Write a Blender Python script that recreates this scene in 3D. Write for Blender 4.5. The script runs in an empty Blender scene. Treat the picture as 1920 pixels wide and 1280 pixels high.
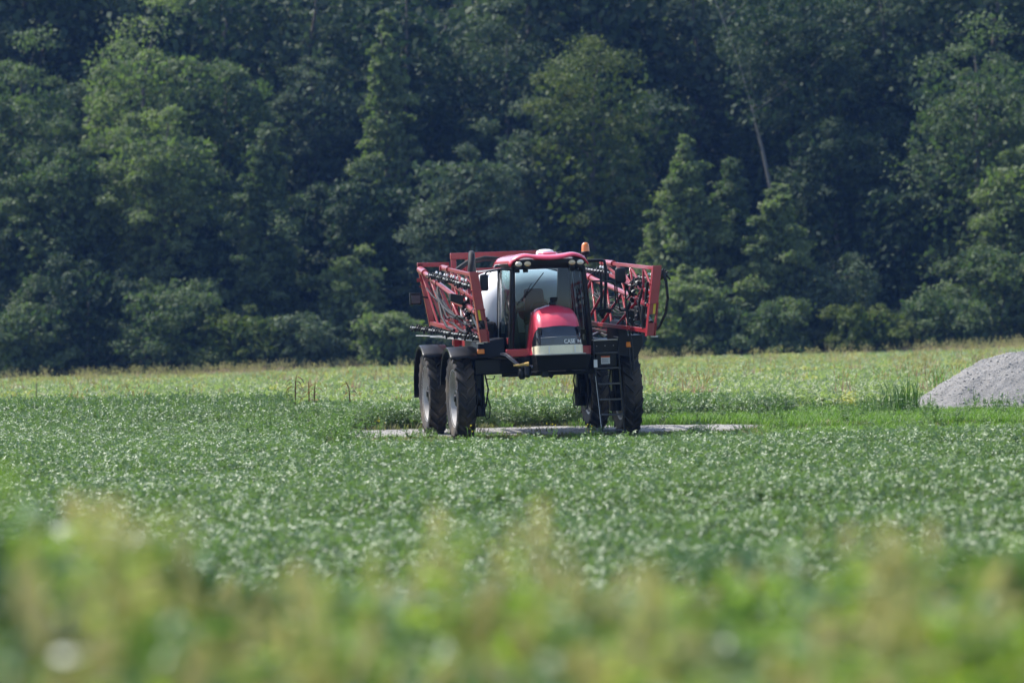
import bpy, math, random
import numpy as np
from mathutils import Vector, Matrix, Euler

# ------------------------------------------------------------------ camera, sky, sun, exposure
SC = bpy.context.scene
COL = SC.collection
random.seed(7)
CAM_D, CAM_H = 80.0, 2.9

cam_d = bpy.data.cameras.new('camera')
cam_d.sensor_width = 36.0
cam_d.lens = 132.0
cam_d.clip_end = 3000.0
cam_d.dof.use_dof = True
cam_d.dof.focus_distance = 79.5
cam_d.dof.aperture_fstop = 1.45
cam = bpy.data.objects.new('camera', cam_d)
COL.objects.link(cam)
cam.location = (0, -CAM_D, CAM_H)
cam.rotation_euler = (math.radians(90 - 0.594), 0, 0)
SC.camera = cam

SUN_EL, SUN_AZ = math.radians(52), math.radians(-62)      # azimuth from +Y (behind the wood), negative = to the left
world = bpy.data.worlds.new('World')
SC.world = world
world.use_nodes = True
wn = world.node_tree
wn.nodes.clear()
sky = wn.nodes.new('ShaderNodeTexSky')
sky.sky_type = 'NISHITA'
sky.sun_disc = False
sky.sun_elevation = SUN_EL
sky.sun_rotation = SUN_AZ
sky.air_density = 1.0
sky.dust_density = 1.5
sky.ozone_density = 1.5
bg = wn.nodes.new('ShaderNodeBackground')
bg.inputs['Strength'].default_value = 0.15
wo = wn.nodes.new('ShaderNodeOutputWorld')
wn.links.new(sky.outputs[0], bg.inputs[0])
wn.links.new(bg.outputs[0], wo.inputs[0])

sun_d = bpy.data.lights.new('sun', 'SUN')
sun_d.energy = 4.0
sun_d.angle = math.radians(0.5)
sun_d.color = (1.0, 0.965, 0.92)
sun = bpy.data.objects.new('sun', sun_d)
COL.objects.link(sun)
sv = Vector((math.sin(SUN_AZ) * math.cos(SUN_EL), math.cos(SUN_AZ) * math.cos(SUN_EL), math.sin(SUN_EL)))
sun.rotation_euler = sv.to_track_quat('Z', 'Y').to_euler()
sun.location = (-20, 20, 60)

SC.view_settings.view_transform = 'Standard'
SC.view_settings.look = 'None'
SC.view_settings.gamma = 1.0
SC.view_settings.exposure = 0.9
SC.view_settings.use_curve_mapping = False
SC.render.engine = 'CYCLES'
SC.cycles.use_denoising = True
SC.cycles.max_bounces = 8
SC.cycles.diffuse_bounces = 3
SC.cycles.glossy_bounces = 3
SC.cycles.use_adaptive_sampling = True
SC.cycles.adaptive_threshold = 0.02
SC.cycles.transparent_max_bounces = 12
SC.cycles.volume_bounces = 0

# ------------------------------------------------------------------ helpers
def tag(o, label=None, cat=None, group=None, kind=None):
    if label: o['label'] = label
    if cat: o['category'] = cat
    if group: o['group'] = group
    if kind: o['kind'] = kind
    return o

def empty(name, loc=(0, 0, 0), parent=None):
    o = bpy.data.objects.new(name, None)
    o.empty_display_size = 0.2
    COL.objects.link(o)
    o.location = loc
    o.parent = parent
    return o

class MB:
    """collects shapes; build() links them as one mesh object"""
    def __init__(s):
        s.v, s.f = [], []
    def add(s, vs, fs):
        n = len(s.v)
        s.v += [tuple(p) for p in vs]
        s.f += [tuple(i + n for i in f) for f in fs]
        return s
    def box(s, x0, x1, y0, y1, z0, z1):
        vs = [(x, y, z) for z in (z0, z1) for y in (y0, y1) for x in (x0, x1)]
        return s.add(vs, [(0, 2, 3, 1), (4, 5, 7, 6), (0, 1, 5, 4), (2, 6, 7, 3), (0, 4, 6, 2), (1, 3, 7, 5)])
    def hexa(s, lo, hi):
        """lo, hi: four points each, going round in the same sense"""
        return s.add(list(lo) + list(hi), [(3, 2, 1, 0), (4, 5, 6, 7), (0, 1, 5, 4), (1, 2, 6, 5), (2, 3, 7, 6), (3, 0, 4, 7)])
    def bar(s, a, b, w, h, up=(0, 0, 1)):
        a, b = Vector(a), Vector(b)
        d = (b - a).normalized()
        u = Vector(up)
        if abs(d.dot(u)) > 0.98: u = Vector((0, 1, 0))
        r = d.cross(u).normalized(); u = r.cross(d)
        q = [(-.5, -.5), (.5, -.5), (.5, .5), (-.5, .5)]
        return s.hexa([a + r * (i * w) + u * (j * h) for i, j in q], [b + r * (i * w) + u * (j * h) for i, j in q])
    def tube(s, pts, r, n=8, cap=True):
        pts = [Vector(p) for p in pts]
        rs = r if isinstance(r, (list, tuple)) else [r] * len(pts)
        base = len(s.v)
        prev = None
        for i, p in enumerate(pts):
            if i == 0: d = pts[1] - p
            elif i == len(pts) - 1: d = p - pts[i - 1]
            else: d = (pts[i + 1] - p).normalized() + (p - pts[i - 1]).normalized()
            d.normalize()
            if prev is None:
                u = Vector((0, 0, 1)) if abs(d.z) < .9 else Vector((0, 1, 0))
            else: u = prev
            e = d.cross(u).normalized(); u = e.cross(d).normalized(); prev = u
            for k in range(n):
                t = 2 * math.pi * k / n
                s.v.append(tuple(p + e * (math.cos(t) * rs[i]) + u * (math.sin(t) * rs[i])))
        for i in range(len(pts) - 1):
            for k in range(n):
                a = base + i * n + k; b = base + i * n + (k + 1) % n
                s.f.append((a, b, b + n, a + n))
        if cap:
            s.f.append(tuple(base + k for k in reversed(range(n))))
            s.f.append(tuple(base + (len(pts) - 1) * n + k for k in range(n)))
        return s
    def lathe(s, prof, axis='x', n=32, c=(0, 0, 0), close=False, cap=True):
        """prof: list of (along, radius)"""
        base = len(s.v)
        for (a, r) in prof:
            for k in range(n):
                t = 2 * math.pi * k / n
                p, q = r * math.cos(t), r * math.sin(t)
                if axis == 'x': w = (c[0] + a, c[1] + p, c[2] + q)
                elif axis == 'y': w = (c[0] + q, c[1] + a, c[2] + p)
                else: w = (c[0] + p, c[1] + q, c[2] + a)
                s.v.append(w)
        m = len(prof)
        for i in range(m - 1 + (1 if close else 0)):
            for k in range(n):
                a = base + i * n + k; b = base + i * n + (k + 1) % n
                j = ((i + 1) % m - i) * n
                s.f.append((a, b, b + j, a + j))
        if not close and cap:
            s.f.append(tuple(base + k for k in reversed(range(n))))
            s.f.append(tuple(base + (m - 1) * n + k for k in range(n)))
        return s
    def prism(s, poly, x0, x1, axis='x'):
        n = len(poly)
        def P(a, q):
            return (a, q[0], q[1]) if axis == 'x' else ((q[0], a, q[1]) if axis == 'y' else (q[0], q[1], a))
        vs = [P(x0, q) for q in poly] + [P(x1, q) for q in poly]
        fs = [tuple(range(n))[::-1], tuple(range(n, 2 * n))] + [(i, (i + 1) % n, n + (i + 1) % n, n + i) for i in range(n)]
        return s.add(vs, fs)
    def grid(s, rows):
        """rows: list of equally long point lists"""
        base = len(s.v); m = len(rows[0])
        for r in rows: s.v += [tuple(p) for p in r]
        for i in range(len(rows) - 1):
            for k in range(m - 1):
                a = base + i * m + k
                s.f.append((a, a + 1, a + m + 1, a + m))
        return s
    def mesh(s, name, m, angle=35):
        me = bpy.data.meshes.new(name)
        me.from_pydata(s.v, [], s.f)
        me.materials.append(m)
        import bmesh
        bm = bmesh.new(); bm.from_mesh(me)
        bmesh.ops.recalc_face_normals(bm, faces=bm.faces)
        bm.to_mesh(me); bm.free()
        me.polygons.foreach_set('use_smooth', [True] * len(me.polygons))
        me.set_sharp_from_angle(angle=math.radians(angle))
        return me
    def build(s, name, m, parent=None, bev=0.0, angle=35, solid=0.0, loc=None):
        o = bpy.data.objects.new(name, s.mesh(name, m, angle))
        COL.objects.link(o)
        o.parent = parent
        if loc: o.location = loc
        if solid:
            q = o.modifiers.new('thick', 'SOLIDIFY'); q.thickness = solid; q.offset = 0
        if bev:
            q = o.modifiers.new('bevel', 'BEVEL'); q.width = bev; q.segments = 2; q.limit_method = 'ANGLE'; q.harden_normals = False
        return o

def inst(name, me, parent, loc=(0, 0, 0), rot=(0, 0, 0), scale=(1, 1, 1)):
    o = bpy.data.objects.new(name, me)
    COL.objects.link(o)
    o.parent = parent; o.location = loc; o.rotation_euler = rot; o.scale = scale
    return o

# ------------------------------------------------------------------ materials
def newmat(name):
    m = bpy.data.materials.new(name); m.use_nodes = True
    nt = m.node_tree; nt.nodes.clear()
    out = nt.nodes.new('ShaderNodeOutputMaterial')
    return m, nt, out

def paint(name, col, rough=0.4, metal=0.0, var=0.12, scale=6.0, dust=0.0, dust_light_col=(0.30, 0.25, 0.18), coat=0.0, bump=0.0, spec=0.5):
    """painted / moulded surface: base colour with uneven tone, patches of dust and painted light and roughness breakup"""
    m, nt, out = newmat(name)
    N, L = nt.nodes, nt.links
    b = N.new('ShaderNodeBsdfPrincipled')
    tc = N.new('ShaderNodeTexCoord')
    nz = N.new('ShaderNodeTexNoise'); nz.inputs['Scale'].default_value = scale; nz.inputs['Detail'].default_value = 6; nz.inputs['Roughness'].default_value = .65
    L.new(tc.outputs['Object'], nz.inputs['Vector'])
    hsv = N.new('ShaderNodeMix'); hsv.data_type = 'RGBA'
    hsv.inputs['A'].default_value = (*[c * (1 - var) for c in col], 1); hsv.inputs['B'].default_value = (*[min(1, c * (1 + var)) for c in col], 1)
    L.new(nz.outputs['Fac'], hsv.inputs['Factor'])
    src = hsv.outputs['Result']
    if dust > 0:
        n2 = N.new('ShaderNodeTexNoise'); n2.inputs['Scale'].default_value = scale * .45; n2.inputs['Detail'].default_value = 8; n2.inputs['Roughness'].default_value = .7
        L.new(tc.outputs['Object'], n2.inputs['Vector'])
        mr = N.new('ShaderNodeMapRange'); mr.inputs['From Min'].default_value = .42; mr.inputs['From Max'].default_value = .75
        mr.inputs['To Max'].default_value = dust
        L.new(n2.outputs['Fac'], mr.inputs['Value'])
        mx = N.new('ShaderNodeMix'); mx.data_type = 'RGBA'
        mx.inputs['B'].default_value = (*dust_light_col, 1)
        L.new(mr.outputs['Result'], mx.inputs['Factor']); L.new(src, mx.inputs['A'])
        src = mx.outputs['Result']
    L.new(src, b.inputs['Base Color'])
    rr = N.new('ShaderNodeMapRange'); rr.inputs['To Min'].default_value = max(.03, rough - .1); rr.inputs['To Max'].default_value = min(1, rough + .15)
    L.new(nz.outputs['Fac'], rr.inputs['Value']); L.new(rr.outputs['Result'], b.inputs['Roughness'])
    b.inputs['Metallic'].default_value = metal
    b.inputs['Coat Weight'].default_value = coat
    b.inputs['Coat Roughness'].default_value = .12
    b.inputs['Specular IOR Level'].default_value = spec
    if bump > 0:
        bp = N.new('ShaderNodeBump'); bp.inputs['Strength'].default_value = bump; bp.inputs['Distance'].default_value = .02
        n3 = N.new('ShaderNodeTexNoise'); n3.inputs['Scale'].default_value = scale * 5; n3.inputs['Detail'].default_value = 5
        L.new(tc.outputs['Object'], n3.inputs['Vector']); L.new(n3.outputs['Fac'], bp.inputs['Height']); L.new(bp.outputs['Normal'], b.inputs['Normal'])
    L.new(b.outputs[0], out.inputs['Surface'])
    return m

def leafmat(name, ca, cb, rough=0.45, transl=0.3, tcol=None, attr=None, spec=0.5, cc=None):
    """foliage: tone varies plant by plant (instance random) or by the mesh attribute; thin, light shines through"""
    m, nt, out = newmat(name)
    N, L = nt.nodes, nt.links
    if attr:
        at = N.new('ShaderNodeAttribute'); at.attribute_name = attr; fac = at.outputs['Fac']
    else:
        oi = N.new('ShaderNodeObjectInfo'); ge = N.new('ShaderNodeNewGeometry')
        md = N.new('ShaderNodeMath'); md.operation = 'MULTIPLY_ADD'; md.inputs[1].default_value = .55
        m2 = N.new('ShaderNodeMath'); m2.operation = 'MULTIPLY'; m2.inputs[1].default_value = .45
        L.new(ge.outputs['Random Per Island'], m2.inputs[0]); L.new(oi.outputs['Random'], md.inputs[0]); L.new(m2.outputs[0], md.inputs[2])
        fac = md.outputs[0]
    cr = N.new('ShaderNodeValToRGB')
    cr.color_ramp.elements[0].color = (*ca, 1); cr.color_ramp.elements[1].color = (*cb, 1)
    if cc:
        e = cr.color_ramp.elements.new(.93); e.color = (*cb, 1); cr.color_ramp.elements[-1].color = (*cc, 1)
    L.new(fac, cr.inputs[0])
    b = N.new('ShaderNodeBsdfPrincipled')
    b.inputs['Roughness'].default_value = rough
    b.inputs['Specular IOR Level'].default_value = spec
    L.new(cr.outputs[0], b.inputs['Base Color'])
    t = N.new('ShaderNodeBsdfTranslucent')
    mc = N.new('ShaderNodeMix'); mc.data_type = 'RGBA'; mc.blend_type = 'MULTIPLY'; mc.inputs['Factor'].default_value = 1
    mc.inputs['B'].default_value = (*(tcol or (1.2, 1.5, .6)), 1)
    L.new(cr.outputs[0], mc.inputs['A']); L.new(mc.outputs['Result'], t.inputs['Color'])
    ms = N.new('ShaderNodeMixShader'); ms.inputs[0].default_value = transl
    L.new(b.outputs[0], ms.inputs[1]); L.new(t.outputs[0], ms.inputs[2])
    L.new(ms.outputs[0], out.inputs['Surface'])
    return m

def groundmat(name, cols, scales=(0.15, 1.2, 14), rough=.95, bump=.5):
    m, nt, out = newmat(name)
    N, L = nt.nodes, nt.links
    b = N.new('ShaderNodeBsdfPrincipled'); b.inputs['Roughness'].default_value = rough; b.inputs['Specular IOR Level'].default_value = .2
    tc = N.new('ShaderNodeTexCoord')
    src = None
    for i, sc in enumerate(scales):
        nz = N.new('ShaderNodeTexNoise'); nz.inputs['Scale'].default_value = sc; nz.inputs['Detail'].default_value = 7; nz.inputs['Roughness'].default_value = .6
        L.new(tc.outputs['Object'], nz.inputs['Vector'])
        mr = N.new('ShaderNodeMapRange'); mr.inputs['From Min'].default_value = .35; mr.inputs['From Max'].default_value = .65
        L.new(nz.outputs['Fac'], mr.inputs['Value'])
        mx = N.new('ShaderNodeMix'); mx.data_type = 'RGBA'
        if src is None: mx.inputs['A'].default_value = (*cols[0], 1)
        else: L.new(src, mx.inputs['A'])
        mx.inputs['B'].default_value = (*cols[i + 1], 1)
        mu = N.new('ShaderNodeMath'); mu.operation = 'MULTIPLY'; mu.inputs[1].default_value = .7 if i else 1
        L.new(mr.outputs['Result'], mu.inputs[0]); L.new(mu.outputs[0], mx.inputs['Factor'])
        src = mx.outputs['Result']
    L.new(src, b.inputs['Base Color'])
    bp = N.new('ShaderNodeBump'); bp.inputs['Strength'].default_value = bump; bp.inputs['Distance'].default_value = .05
    L.new(nz.outputs['Fac'], bp.inputs['Height']); L.new(bp.outputs['Normal'], b.inputs['Normal'])
    L.new(b.outputs[0], out.inputs['Surface'])
    return m

def glassmat(name, tint, gloss=.06):
    m, nt, out = newmat(name)
    N, L = nt.nodes, nt.links
    tr = N.new('ShaderNodeBsdfTransparent'); tr.inputs[0].default_value = (*tint, 1)
    gl = N.new('ShaderNodeBsdfGlossy'); gl.inputs['Roughness'].default_value = .04
    fr = N.new('ShaderNodeFresnel'); fr.inputs[0].default_value = 1.5
    ad = N.new('ShaderNodeMath'); ad.operation = 'ADD'; ad.inputs[1].default_value = gloss
    ms = N.new('ShaderNodeMixShader')
    L.new(fr.outputs[0], ad.inputs[0]); L.new(ad.outputs[0], ms.inputs[0]); L.new(tr.outputs[0], ms.inputs[1]); L.new(gl.outputs[0], ms.inputs[2])
    L.new(ms.outputs[0], out.inputs['Surface'])
    return m

M = {}
M['red'] = paint('red_paint', (0.46, 0.016, 0.032), .32, var=.1, dust=.18, coat=.5)
M['red_gloss'] = paint('red_gloss', (0.62, 0.028, 0.065), .33, var=.05, dust=.10, dust_light_col=(.55, .4, .4), coat=1.0)
M['boom_red'] = paint('boom_red', (0.27, 0.009, 0.016), .34, var=.25, dust=.2, dust_light_col=(.34, .15, .13), coat=.4)  # pinkish dust colour carries sun glare painted into the boom
M['black'] = paint('black_frame', (0.006, 0.007, 0.009), .38, dust=.05, dust_light_col=(.07, .06, .05), spec=.25)
M['black_gloss'] = paint('black_gloss', (0.010, 0.012, 0.020), .14, var=.05, dust=.06, coat=.7)
M['plastic'] = paint('black_plastic', (0.009, 0.010, 0.012), .45, dust=.1, dust_light_col=(.06, .055, .05), spec=.28)
M['rubber'] = paint('tyre_rubber', (0.026, 0.024, 0.023), .7, var=.35, scale=4, dust=.9, dust_light_col=(.14, .105, .07), bump=.3, spec=.3)
M['rim'] = paint('rim_silver', (0.40, 0.39, 0.38), .5, metal=.2, var=.3, dust=.75, dust_light_col=(.17, .14, .11))  # road dust, darkened further to paint in the shade of the rim
M['tank'] = paint('tank_white', (0.78, 0.79, 0.80), .35, var=.04, scale=2, dust=.1)
M['cream'] = paint('lamp_cream', (0.86, 0.79, 0.58), .3, var=.1, dust=.15, coat=.4)
M['lens'] = paint('lamp_lens', (0.72, 0.66, 0.52), .18, var=.08, coat=1.0)
M['amber_lens'] = paint('lamp_lens_amber', (0.62, 0.48, 0.28), .2, var=.08, coat=1.0)
M['orange'] = paint('orange_lens', (0.75, 0.20, 0.012), .25, var=.08, coat=.8)
M['yellow'] = paint('yellow_label', (0.62, 0.42, 0.02), .5, var=.08)
M['tan'] = paint('yellow_lever', (0.72, 0.45, 0.13), .45, var=.1)
M['white'] = paint('white_plastic', (0.75, 0.75, 0.74), .4, var=.05)
M['steel'] = paint('worn_steel', (0.42, 0.41, 0.39), .4, metal=.7, dust=.4)
M['hose'] = paint('hose_rubber', (0.012, 0.012, 0.014), .62, dust=.08, spec=.22)
M['seat'] = paint('seat_fabric', (0.075, 0.012, 0.016), .85, var=.15)
M['step'] = paint('step_tread', (0.030, 0.033, 0.040), .4, dust=.2, spec=.5)
M['trim'] = paint('cab_trim', (0.05, 0.053, 0.06), .65)
M['warn'] = paint('warning_orange', (0.55, 0.10, 0.02), .5)
M['paper'] = paint('label_white', (0.6, 0.6, 0.6), .5)
M['glass'] = glassmat('cab_glass', (0.60, 0.72, 0.75), .0)
M['side_glass'] = glassmat('side_glass', (0.55, 0.72, 0.70), .02)

# ------------------------------------------------------------------ terrain
def smooth(a, b, t):
    t = np.clip((t - a) / (b - a), 0, 1)
    return t * t * (3 - 2 * t)

def gz(x, y):
    x = np.asarray(x, float); y = np.asarray(y, float)
    d = y + CAM_D
    z = 0.02 * np.clip(x, -150, 150)
    z = z + 1.22 * (1 - smooth(10.5, 27, d))
    z = z + .06 * np.sin(x * .31 + 1.3) * np.sin(y * .23 + .4) * smooth(20, 30, d) * (1 - smooth(66, 72, d) * (1 - smooth(96, 110, d)))
    z = z - 1.0 * smooth(15, 135, y) + .012 * np.clip(x, -60, 60) * smooth(40, 135, y)
    z = z + 30 * smooth(290, 400, d)
    z = z + 12 * smooth(230, 330, d)            # unseen hill added behind the wood to block sky showing through
    return z

M['soil'] = groundmat('soil', [(0.05, 0.06, 0.025), (0.07, 0.065, 0.035), (0.04, 0.06, 0.02), (0.09, 0.085, 0.045)])
M['gravel'] = groundmat('gravel', [(0.26, 0.247, 0.222), (0.31, 0.297, 0.27), (0.20, 0.188, 0.165), (0.34, 0.327, 0.30)], (0.6, 4, 40))
M['pile'] = groundmat('pile_gravel', [(0.19, 0.182, 0.17), (0.235, 0.225, 0.21), (0.14, 0.133, 0.123), (0.28, 0.27, 0.255)], (0.8, 5, 22), bump=1.0)

def sheet(name, xs, ys, m, dz=0.0, zf=gz):
    X, Y = np.meshgrid(xs, ys)
    Z = zf(X, Y) + dz
    n, k = X.shape
    me = bpy.data.meshes.new(name)
    v = np.stack([X, Y, Z], -1).reshape(-1, 3)
    i = np.arange(n * k).reshape(n, k)
    f = np.stack([i[:-1, :-1], i[:-1, 1:], i[1:, 1:], i[1:, :-1]], -1).reshape(-1, 4)
    me.from_pydata(v.tolist(), [], f.tolist())
    me.materials.append(m)
    me.polygons.foreach_set('use_smooth', [True] * len(me.polygons))
    o = bpy.data.objects.new(name, me); COL.objects.link(o)
    return o

xs = np.unique(np.concatenate([np.linspace(-500, -60, 12), np.linspace(-60, 60, 81), np.linspace(60, 500, 12)]))
ys = np.unique(np.concatenate([np.linspace(-140, -80, 5), np.linspace(-80, 20, 101), np.linspace(20, 340, 60), np.linspace(340, 700, 6)]))
tag(sheet('ground', xs, ys, M['soil']), kind='structure')

# gravel track: an uneven ribbon beside the wheels
def ribbon(name, pts, m, dz):
    """pts: list of (x, y_near, y_far)"""
    mb = MB(); rows = []
    for (x, a, b) in pts:
        rows.append([(x, a + (b - a) * t, float(gz(x, a + (b - a) * t)) + dz) for t in np.linspace(0, 1, 5)])
    return mb.grid(rows).build(name, m)
rg = random.Random(3)
tr = []
for i in range(60):
    x = -4.0 + i * (11.0 / 59)
    e = min(1, (x + 4.1) / .5, (7.05 - x) / 2.2)
    near = 1.6 + .9 * max(0, (x - 2) / 5) + rg.uniform(-.12, .12)
    far = 7.0 - 1.4 * max(0, (x - 2) / 5) + rg.uniform(-.12, .12)
    mid = (near + far) / 2
    tr.append((x, mid + (near - mid) * max(.05, e), mid + (far - mid) * max(.05, e)))
tag(ribbon('gravel_track', tr, M['gravel'], .012), kind='structure')

# ------------------------------------------------------------------ scatter tool (geometry nodes) for what nobody could count
def source_collection(name, meshes):
    c = bpy.data.collections.new(name)
    for i, me in enumerate(meshes):
        o = bpy.data.objects.new('%s_%02d' % (name, i), me)
        c.objects.link(o)
    return c

def scatter(name, coll, P, R, S, I, label, cat):
    n = len(P)
    me = bpy.data.meshes.new(name)
    me.vertices.add(n)
    me.vertices.foreach_set('co', np.asarray(P, np.float32).ravel())
    a = me.attributes.new('rot', 'FLOAT_VECTOR', 'POINT'); a.data.foreach_set('vector', np.asarray(R, np.float32).ravel())
    a = me.attributes.new('scl', 'FLOAT_VECTOR', 'POINT'); a.data.foreach_set('vector', np.asarray(S, np.float32).ravel())
    a = me.attributes.new('idx', 'INT', 'POINT'); a.data.foreach_set('value', np.asarray(I, np.int32).ravel())
    o = bpy.data.objects.new(name, me); COL.objects.link(o)
    g = bpy.data.node_groups.new(name + '_scatter', 'GeometryNodeTree')
    g.interface.new_socket('Geometry', in_out='INPUT', socket_type='NodeSocketGeometry')
    g.interface.new_socket('Geometry', in_out='OUTPUT', socket_type='NodeSocketGeometry')
    N, L = g.nodes, g.links
    gi = N.new('NodeGroupInput'); go = N.new('NodeGroupOutput')
    ip = N.new('GeometryNodeInstanceOnPoints')
    ci = N.new('GeometryNodeCollectionInfo')
    ci.inputs['Collection'].default_value = coll
    ci.inputs['Separate Children'].default_value = True
    ci.inputs['Reset Children'].default_value = True
    def na(nm, t):
        q = N.new('GeometryNodeInputNamedAttribute'); q.data_type = t; q.inputs['Name'].default_value = nm
        return q.outputs['Attribute']
    L.new(gi.outputs[0], ip.inputs['Points']); L.new(ci.outputs[0], ip.inputs['Instance'])
    ip.inputs['Pick Instance'].default_value = True
    L.new(na('idx', 'INT'), ip.inputs['Instance Index'])
    L.new(na('rot', 'FLOAT_VECTOR'), ip.inputs['Rotation'])
    L.new(na('scl', 'FLOAT_VECTOR'), ip.inputs['Scale'])
    L.new(ip.outputs[0], go.inputs[0])
    md = o.modifiers.new('scatter', 'NODES'); md.node_group = g
    tag(o, label, cat, kind='stuff')
    return o

# ------------------------------------------------------------------ leaf builders (numpy)
def leaf_verts(pos, axis, nrm, L, W, fold=.18):
    """ovate leaf folded on its midrib: 5 points, 4 triangles"""
    axis = axis / np.linalg.norm(axis)
    side = np.cross(nrm, axis); side /= (np.linalg.norm(side) + 1e-9)
    n = np.cross(axis, side)
    v = [pos, pos + axis * L * .42 + side * W * .5 + n * W * fold, pos + axis * L - n * L * .1, pos + axis * L * .42 - side * W * .5 + n * W * fold, pos + axis * L * .45]
    return v, [(0, 1, 4), (1, 2, 4), (2, 3, 4), (3, 0, 4)]

def mesh_np(name, v, f, mats, mi=None, smooth_=False):
    me = bpy.data.meshes.new(name)
    me.from_pydata([tuple(p) for p in v], [], f)
    for m in (mats if isinstance(mats, (list, tuple)) else [mats]): me.materials.append(m)
    if mi is not None: me.polygons.foreach_set('material_index', mi)
    if smooth_: me.polygons.foreach_set('use_smooth', [True] * len(me.polygons))
    return me

def soy_plant(seed, H=.45, spread=.20, ntri=15, ls=.085, m=None, zlo=.35, tilt=.32):
    r = np.random.default_rng(seed)
    V, F = [], []
    def addl(p, a, n, L, W):
        vs, fs = leaf_verts(p, a, n, L, W)
        b = len(V); V.extend(vs); F.extend([tuple(i + b for i in f) for f in fs])
    for k in range(3):        # stems
        t = r.uniform(0, 6.28); q = np.array([math.cos(t), math.sin(t), 0]) * spread * .5
        b = len(V); V.extend([np.array([-.006, 0, 0]), np.array([.006, 0, 0]), q + [.004, 0, H * .85], q + [-.004, 0, H * .85]]); F.append((b, b + 1, b + 2, b + 3))
    for k in range(ntri):
        t = k * 2.4 + r.uniform(-.4, .4)
        h = zlo + (1 - zlo) * (k + .5) / ntri
        rad = spread * (.25 + .85 * math.sqrt(r.uniform(.05, 1))) * (1.1 - .45 * h)
        p = np.array([math.cos(t) * rad, math.sin(t) * rad, H * (h + r.uniform(-.06, .06))])
        out = np.array([math.cos(t), math.sin(t), r.uniform(-.5, .25)])
        nrm = np.array([math.cos(t) * r.uniform(-.3, .7), math.sin(t) * r.uniform(-.3, .7), 1.0]) + r.normal(0, tilt, 3)
        nrm /= np.linalg.norm(nrm)
        out = out - nrm * out.dot(nrm); out /= np.linalg.norm(out)
        s2 = np.cross(nrm, out)
        L = ls * r.uniform(.75, 1.25)
        addl(p, out, nrm, L * 1.15, L * .72)
        for sg in (-1, 1):
            a = out * .25 + s2 * sg
            nn = nrm + s2 * sg * r.uniform(-.1, .45) + r.normal(0, .15, 3)
            addl(p - out * .012, a, nn / np.linalg.norm(nn), L, L * .68)
    return mesh_np('soy_plant', V, F, m)

def grass_tuft(seed, H, n, spread, w, m, droop=.5, head=None, mh=None, heads=0):
    r = np.random.default_rng(seed)
    V, F, MI = [], [], []
    for k in range(n):
        t = r.uniform(0, 6.28); rr = spread * math.sqrt(r.uniform(0, 1))
        p = np.array([math.cos(t) * rr, math.sin(t) * rr, 0])
        t2 = r.uniform(0, 6.28); o = np.array([math.cos(t2), math.sin(t2), 0]); s = np.array([-o[1], o[0], 0])
        h = H * r.uniform(.55, 1.1); dr = droop * r.uniform(.3, 1.2) * h
        b = len(V)
        for q, ww in ((0, .7), (.35, 1), (.7, .7), (1, .05)):
            c = p + o * dr * q * q + np.array([0, 0, h * (q - .28 * droop * q ** 3)])
            V.extend([c - s * w * ww * .5, c + s * w * ww * .5])
        for q in range(3): F.append((b + 2 * q, b + 2 * q + 1, b + 2 * q + 3, b + 2 * q + 2)); MI.append(0)
    for k in range(heads):
        t = r.uniform(0, 6.28); rr = spread * .8 * math.sqrt(r.uniform(0, 1))
        p = np.array([math.cos(t) * rr, math.sin(t) * rr, 0]); h = H * r.uniform(.9, 1.25)
        ln = r.normal(0, .12, 2) * H
        top = p + np.array([ln[0], ln[1], h]); L = head[0] * r.uniform(.7, 1.2); R = head[1]
        b = len(V); V.extend([p - [.003, 0, 0], p + [.003, 0, 0], top + [.003, 0, 0], top - [.003, 0, 0]]); F.append((b, b + 1, b + 2, b + 3)); MI.append(0)
        b = len(V)
        d = np.array([ln[0], ln[1], h * .9]); d = d / np.linalg.norm(d) + np.array([ln[0], ln[1], 0]) * .8
        for q, ww in ((0, .45), (.35, 1), (.75, .8), (1, .12)):
            for j in range(5):
                a = 2 * math.pi * j / 5 + q
                V.append(top + d * L * q + np.array([math.cos(a) * R * ww, math.sin(a) * R * ww, 0]))
        for q in range(3):
            for j in range(5):
                F.append((b + q * 5 + j, b + q * 5 + (j + 1) % 5, b + q * 5 + 5 + (j + 1) % 5, b + q * 5 + 5 + j)); MI.append(1)
    return mesh_np('grass_tuft', V, F, [m, mh or m], MI)

def weed_plant(seed, H, n, L, W, m, spread=.22, up=.35):
    """upright leafy weed: leaves all the way up a branching stem"""
    r = np.random.default_rng(seed)
    V, F = [], []
    nst = 4
    stems = []
    for k in range(nst):
        t = k * 6.28 / nst + r.uniform(-.5, .5); stems.append((np.array([math.cos(t), math.sin(t), 0]) * spread * r.uniform(.3, 1), H * r.uniform(.75, 1.05)))
        q, h = stems[-1]
        b = len(V); V.extend([np.array([-.008, 0, 0]), np.array([.008, 0, 0]), q + [.004, 0, h], q + [-.004, 0, h]]); F.append((b, b + 1, b + 2, b + 3))
    for k in range(n):
        q, h = stems[k % nst]
        f = r.uniform(.15, 1) ** .8
        t = r.uniform(0, 6.28)
        out = np.array([math.cos(t), math.sin(t), r.uniform(-.3, up + .4)])
        nrm = np.array([0, 0, 1.]) + r.normal(0, .45, 3); nrm /= np.linalg.norm(nrm)
        vs, fs = leaf_verts(q * f + [0, 0, h * f], out, nrm, L * r.uniform(.6, 1.2) * (1.15 - .5 * f), W * r.uniform(.7, 1.1) * (1.15 - .5 * f))
        b = len(V); V.extend(vs); F.extend([tuple(i + b for i in g) for g in fs])
    return mesh_np('weed_plant', V, F, m)

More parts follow.
